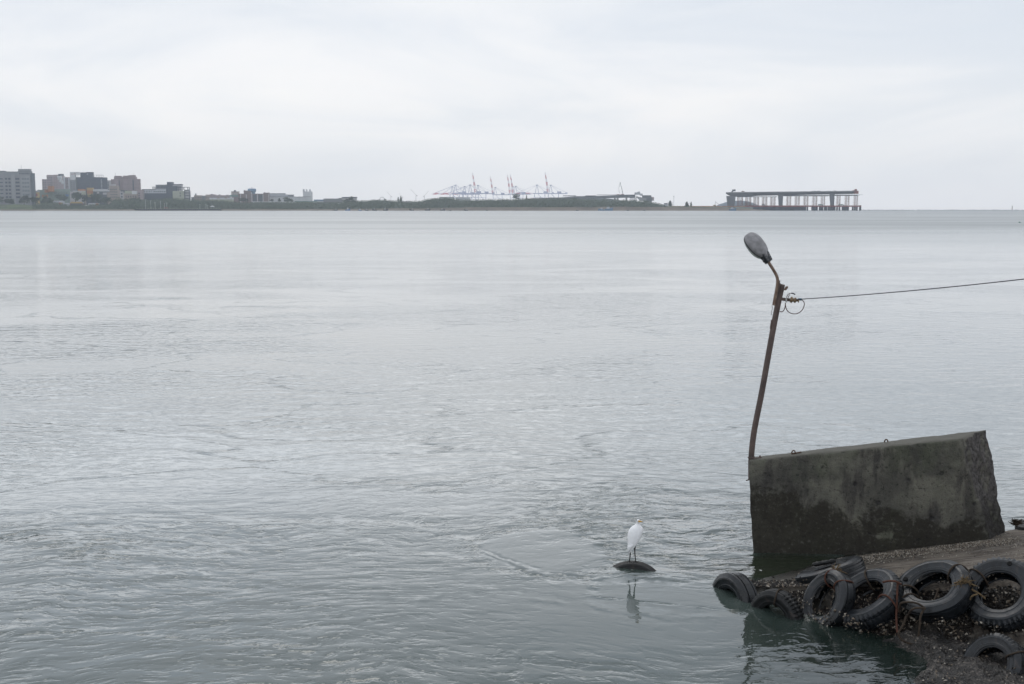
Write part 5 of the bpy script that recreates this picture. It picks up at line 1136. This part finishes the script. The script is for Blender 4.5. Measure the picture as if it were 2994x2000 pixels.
rope('rope', 'red brown rope strap joining the two middle tyres', [[(2582, 1702, 15.8), (2600, 1698, 15.7), (2620, 1700, 15.65), (2634, 1708, 15.7)], [(2625, 1700, 15.7), (2622, 1760, 15.6), (2620, 1810, 15.5), (2624, 1850, 15.3)]], m_ropr, .015)
rope('weed_clump', 'dry brown weed caught on the flat lying tyre', [[(2440, 1672, 16.95), (2446, 1664, 16.9), (2452, 1674, 16.9)]], m_rope2, .012, 'weed', fray=(2446, 1666, 16.88, 90))
k = MB(); rnd = random.Random(8)
for i in range(7):
    a = P(2386 + i * 8, 1650 - i * 1.5, 16.75); k.add(*ico(a, .045, 2, .5, 3, i, (1.3, .8, .7)))
tag(k.build('rubber_scrap', m_rub[2], None, True), 'torn black rubber scraps on top of the flat lying tyre', 'rubber scrap')
k = MB()
for i in range(90):
    a = P(2972 + rnd.gauss(0, 6), 1530 + rnd.gauss(0, 2.5), 18.8); d = Vector((rnd.gauss(0, .05), rnd.gauss(0, .04), rnd.uniform(0, .07))); k.tube([a, a + d], [.010, .004], 4)
tag(k.build('weed_clump', m_rope), 'dark weed clump on the tyre beyond the slab', 'weed')

# ---------------------------------------------------------------- egret
def egret():
    YE = 17.75; s = .00536
    m_f = mat('white_feathers', (.93, .93, .94), .75, .03, 30, bump=.004, bscale=26, spec=.2); m_bl = mat('leg_black', (.018, .017, .017), .5, .2, 30); m_bill = mat('bill_yellow', (.62, .35, .07), .45, .15, 30)
    root = empty('egret', P(1850, 1643, YE), 'white egret standing on the dark tyre, head turned right', 'bird')
    k = MB(); n = 28
    #        px    py   rx   ry  depth
    secs = [(1838.5, 1621.5, .6, .8, -.055), (1839.5, 1616, 3.2, 3.0, -.055), (1841.5, 1609, 6.0, 5.5, -.05), (1845, 1600, 9.8, 8.5, -.045), (1849, 1590, 12.9, 11.5, -.035), (1852, 1580, 15.6, 14, -.02), (1854, 1570, 17.6, 16, -.005), (1856, 1560, 18.4, 17, .01), (1858.5, 1551, 18.0, 17, .025), (1860.5, 1544, 16.0, 15.5, .035), (1862, 1539, 12.2, 13, .045), (1864, 1535.5, 8.0, 9, .05), (1865.5, 1532.5, 5.6, 6, .05), (1866.3, 1529, 4.8, 5, .045), (1866.6, 1525.5, 4.8, 5.4, .04), (1866.4, 1522, 4.7, 5.6, .035), (1866, 1519.6, 3.4, 4, .035), (1865.8, 1518.4, 1.2, 1.4, .035)]
    pts = []
    for i, (px, py, rx, ry, d) in enumerate(secs):
        c = P(px, py, YE + d); row = []
        for j in range(n):
            a = 2 * math.pi * j / n; f = 1.0
            x_, y_ = math.cos(a), math.sin(a)
            if 2 <= i <= 9:                       # folded wings: a shallow groove down the back, fuller flanks
                f += .05 * math.cos(2 * a) - .07 * math.exp(-((a - 1.5 * math.pi - .25) / .22) ** 2) * (1 if i < 8 else .4)
            if 7 <= i <= 10: f += .10 * math.exp(-((min(a, 2 * math.pi - a)) / .5) ** 2)     # folded neck bulging right
            row.append((c.x + 1.07 * rx * s * x_ * f, c.y + ry * s * y_ * f, c.z))
        pts += row
    fs = [(i * n + j, i * n + (j + 1) % n, (i + 1) * n + (j + 1) % n, (i + 1) * n + j) for i in range(len(secs) - 1) for j in range(n)] + [tuple(range(n))[::-1], tuple((len(secs) - 1) * n + j for j in range(n))]
    k.add(pts, fs, 0)
    rnd = random.Random(2)                        # wing and tail feather tips
    for i in range(9):
        a = P(1838 + i * 1.4, 1598 - i * .5, YE - .10); e = P(1837.5 + i * 1.2, 1619 - i * 2.2, YE - .075)
        k.tube([a, a.lerp(e, .6), e], [.012, .011, .002], 6, 0)
    # bill and eye
    k.tube([P(1868, 1524, YE + .0), P(1872.5, 1524.8, YE - .02), P(1880, 1526.0, YE - .03)], [.018, .013, .002], 8, 2)
    k.add(*ico(P(1869.6, 1522.6, YE + .012), .005, 1), 1)
    # legs with feet; the ankle joint bends slightly backward
    for (x0, y0, xm, ym, x1, y1, dy) in ((1843.5, 1606, 1842.0, 1628, 1840.2, 1642.5, -.02), (1855.5, 1596, 1856.3, 1620, 1859.0, 1642.8, .02)):
        k.tube([P(x0, y0, YE + dy), P((x0 + xm) / 2, (y0 + ym) / 2, YE + dy), P(xm, ym, YE + dy - .012), P(x1, y1, YE + dy)], [.020, .010, .0085, .0075], 8, 1)
        f = P(x1, y1, YE + dy)
        for a in (-2.6, -1.6, -.7, 1.6):
            d = Vector((math.cos(a), math.sin(a), 0)) * .055; k.tube([f, f + d * .5 + Vector((0, 0, .003)), f + d - Vector((0, 0, .012))], [.007, .006, .003], 5, 1)
    k.build('body', [m_f, m_bl, m_bill], root, True)
egret()

# ---------------------------------------------------------------- air
hz = MB(); hz.box(-5600, 5600, -600, 5450, -4, 190)
m = bpy.data.materials.new('haze'); m.use_nodes = True; t = m.node_tree; t.nodes.clear(); v = N(t, 'ShaderNodeVolumePrincipled'); o_ = N(t, 'ShaderNodeOutputMaterial')
v.inputs['Color'].default_value = (.82, .91, 1.0, 1); v.inputs['Density'].default_value = .00009; v.inputs['Anisotropy'].default_value = .7; L(t, v.outputs[0], o_.inputs['Volume'])
tag(hz.build('haze', m), 'thin pale sea haze', 'haze', kind='stuff')
for o in bpy.data.objects:
    if '_world' in o: del o['_world']
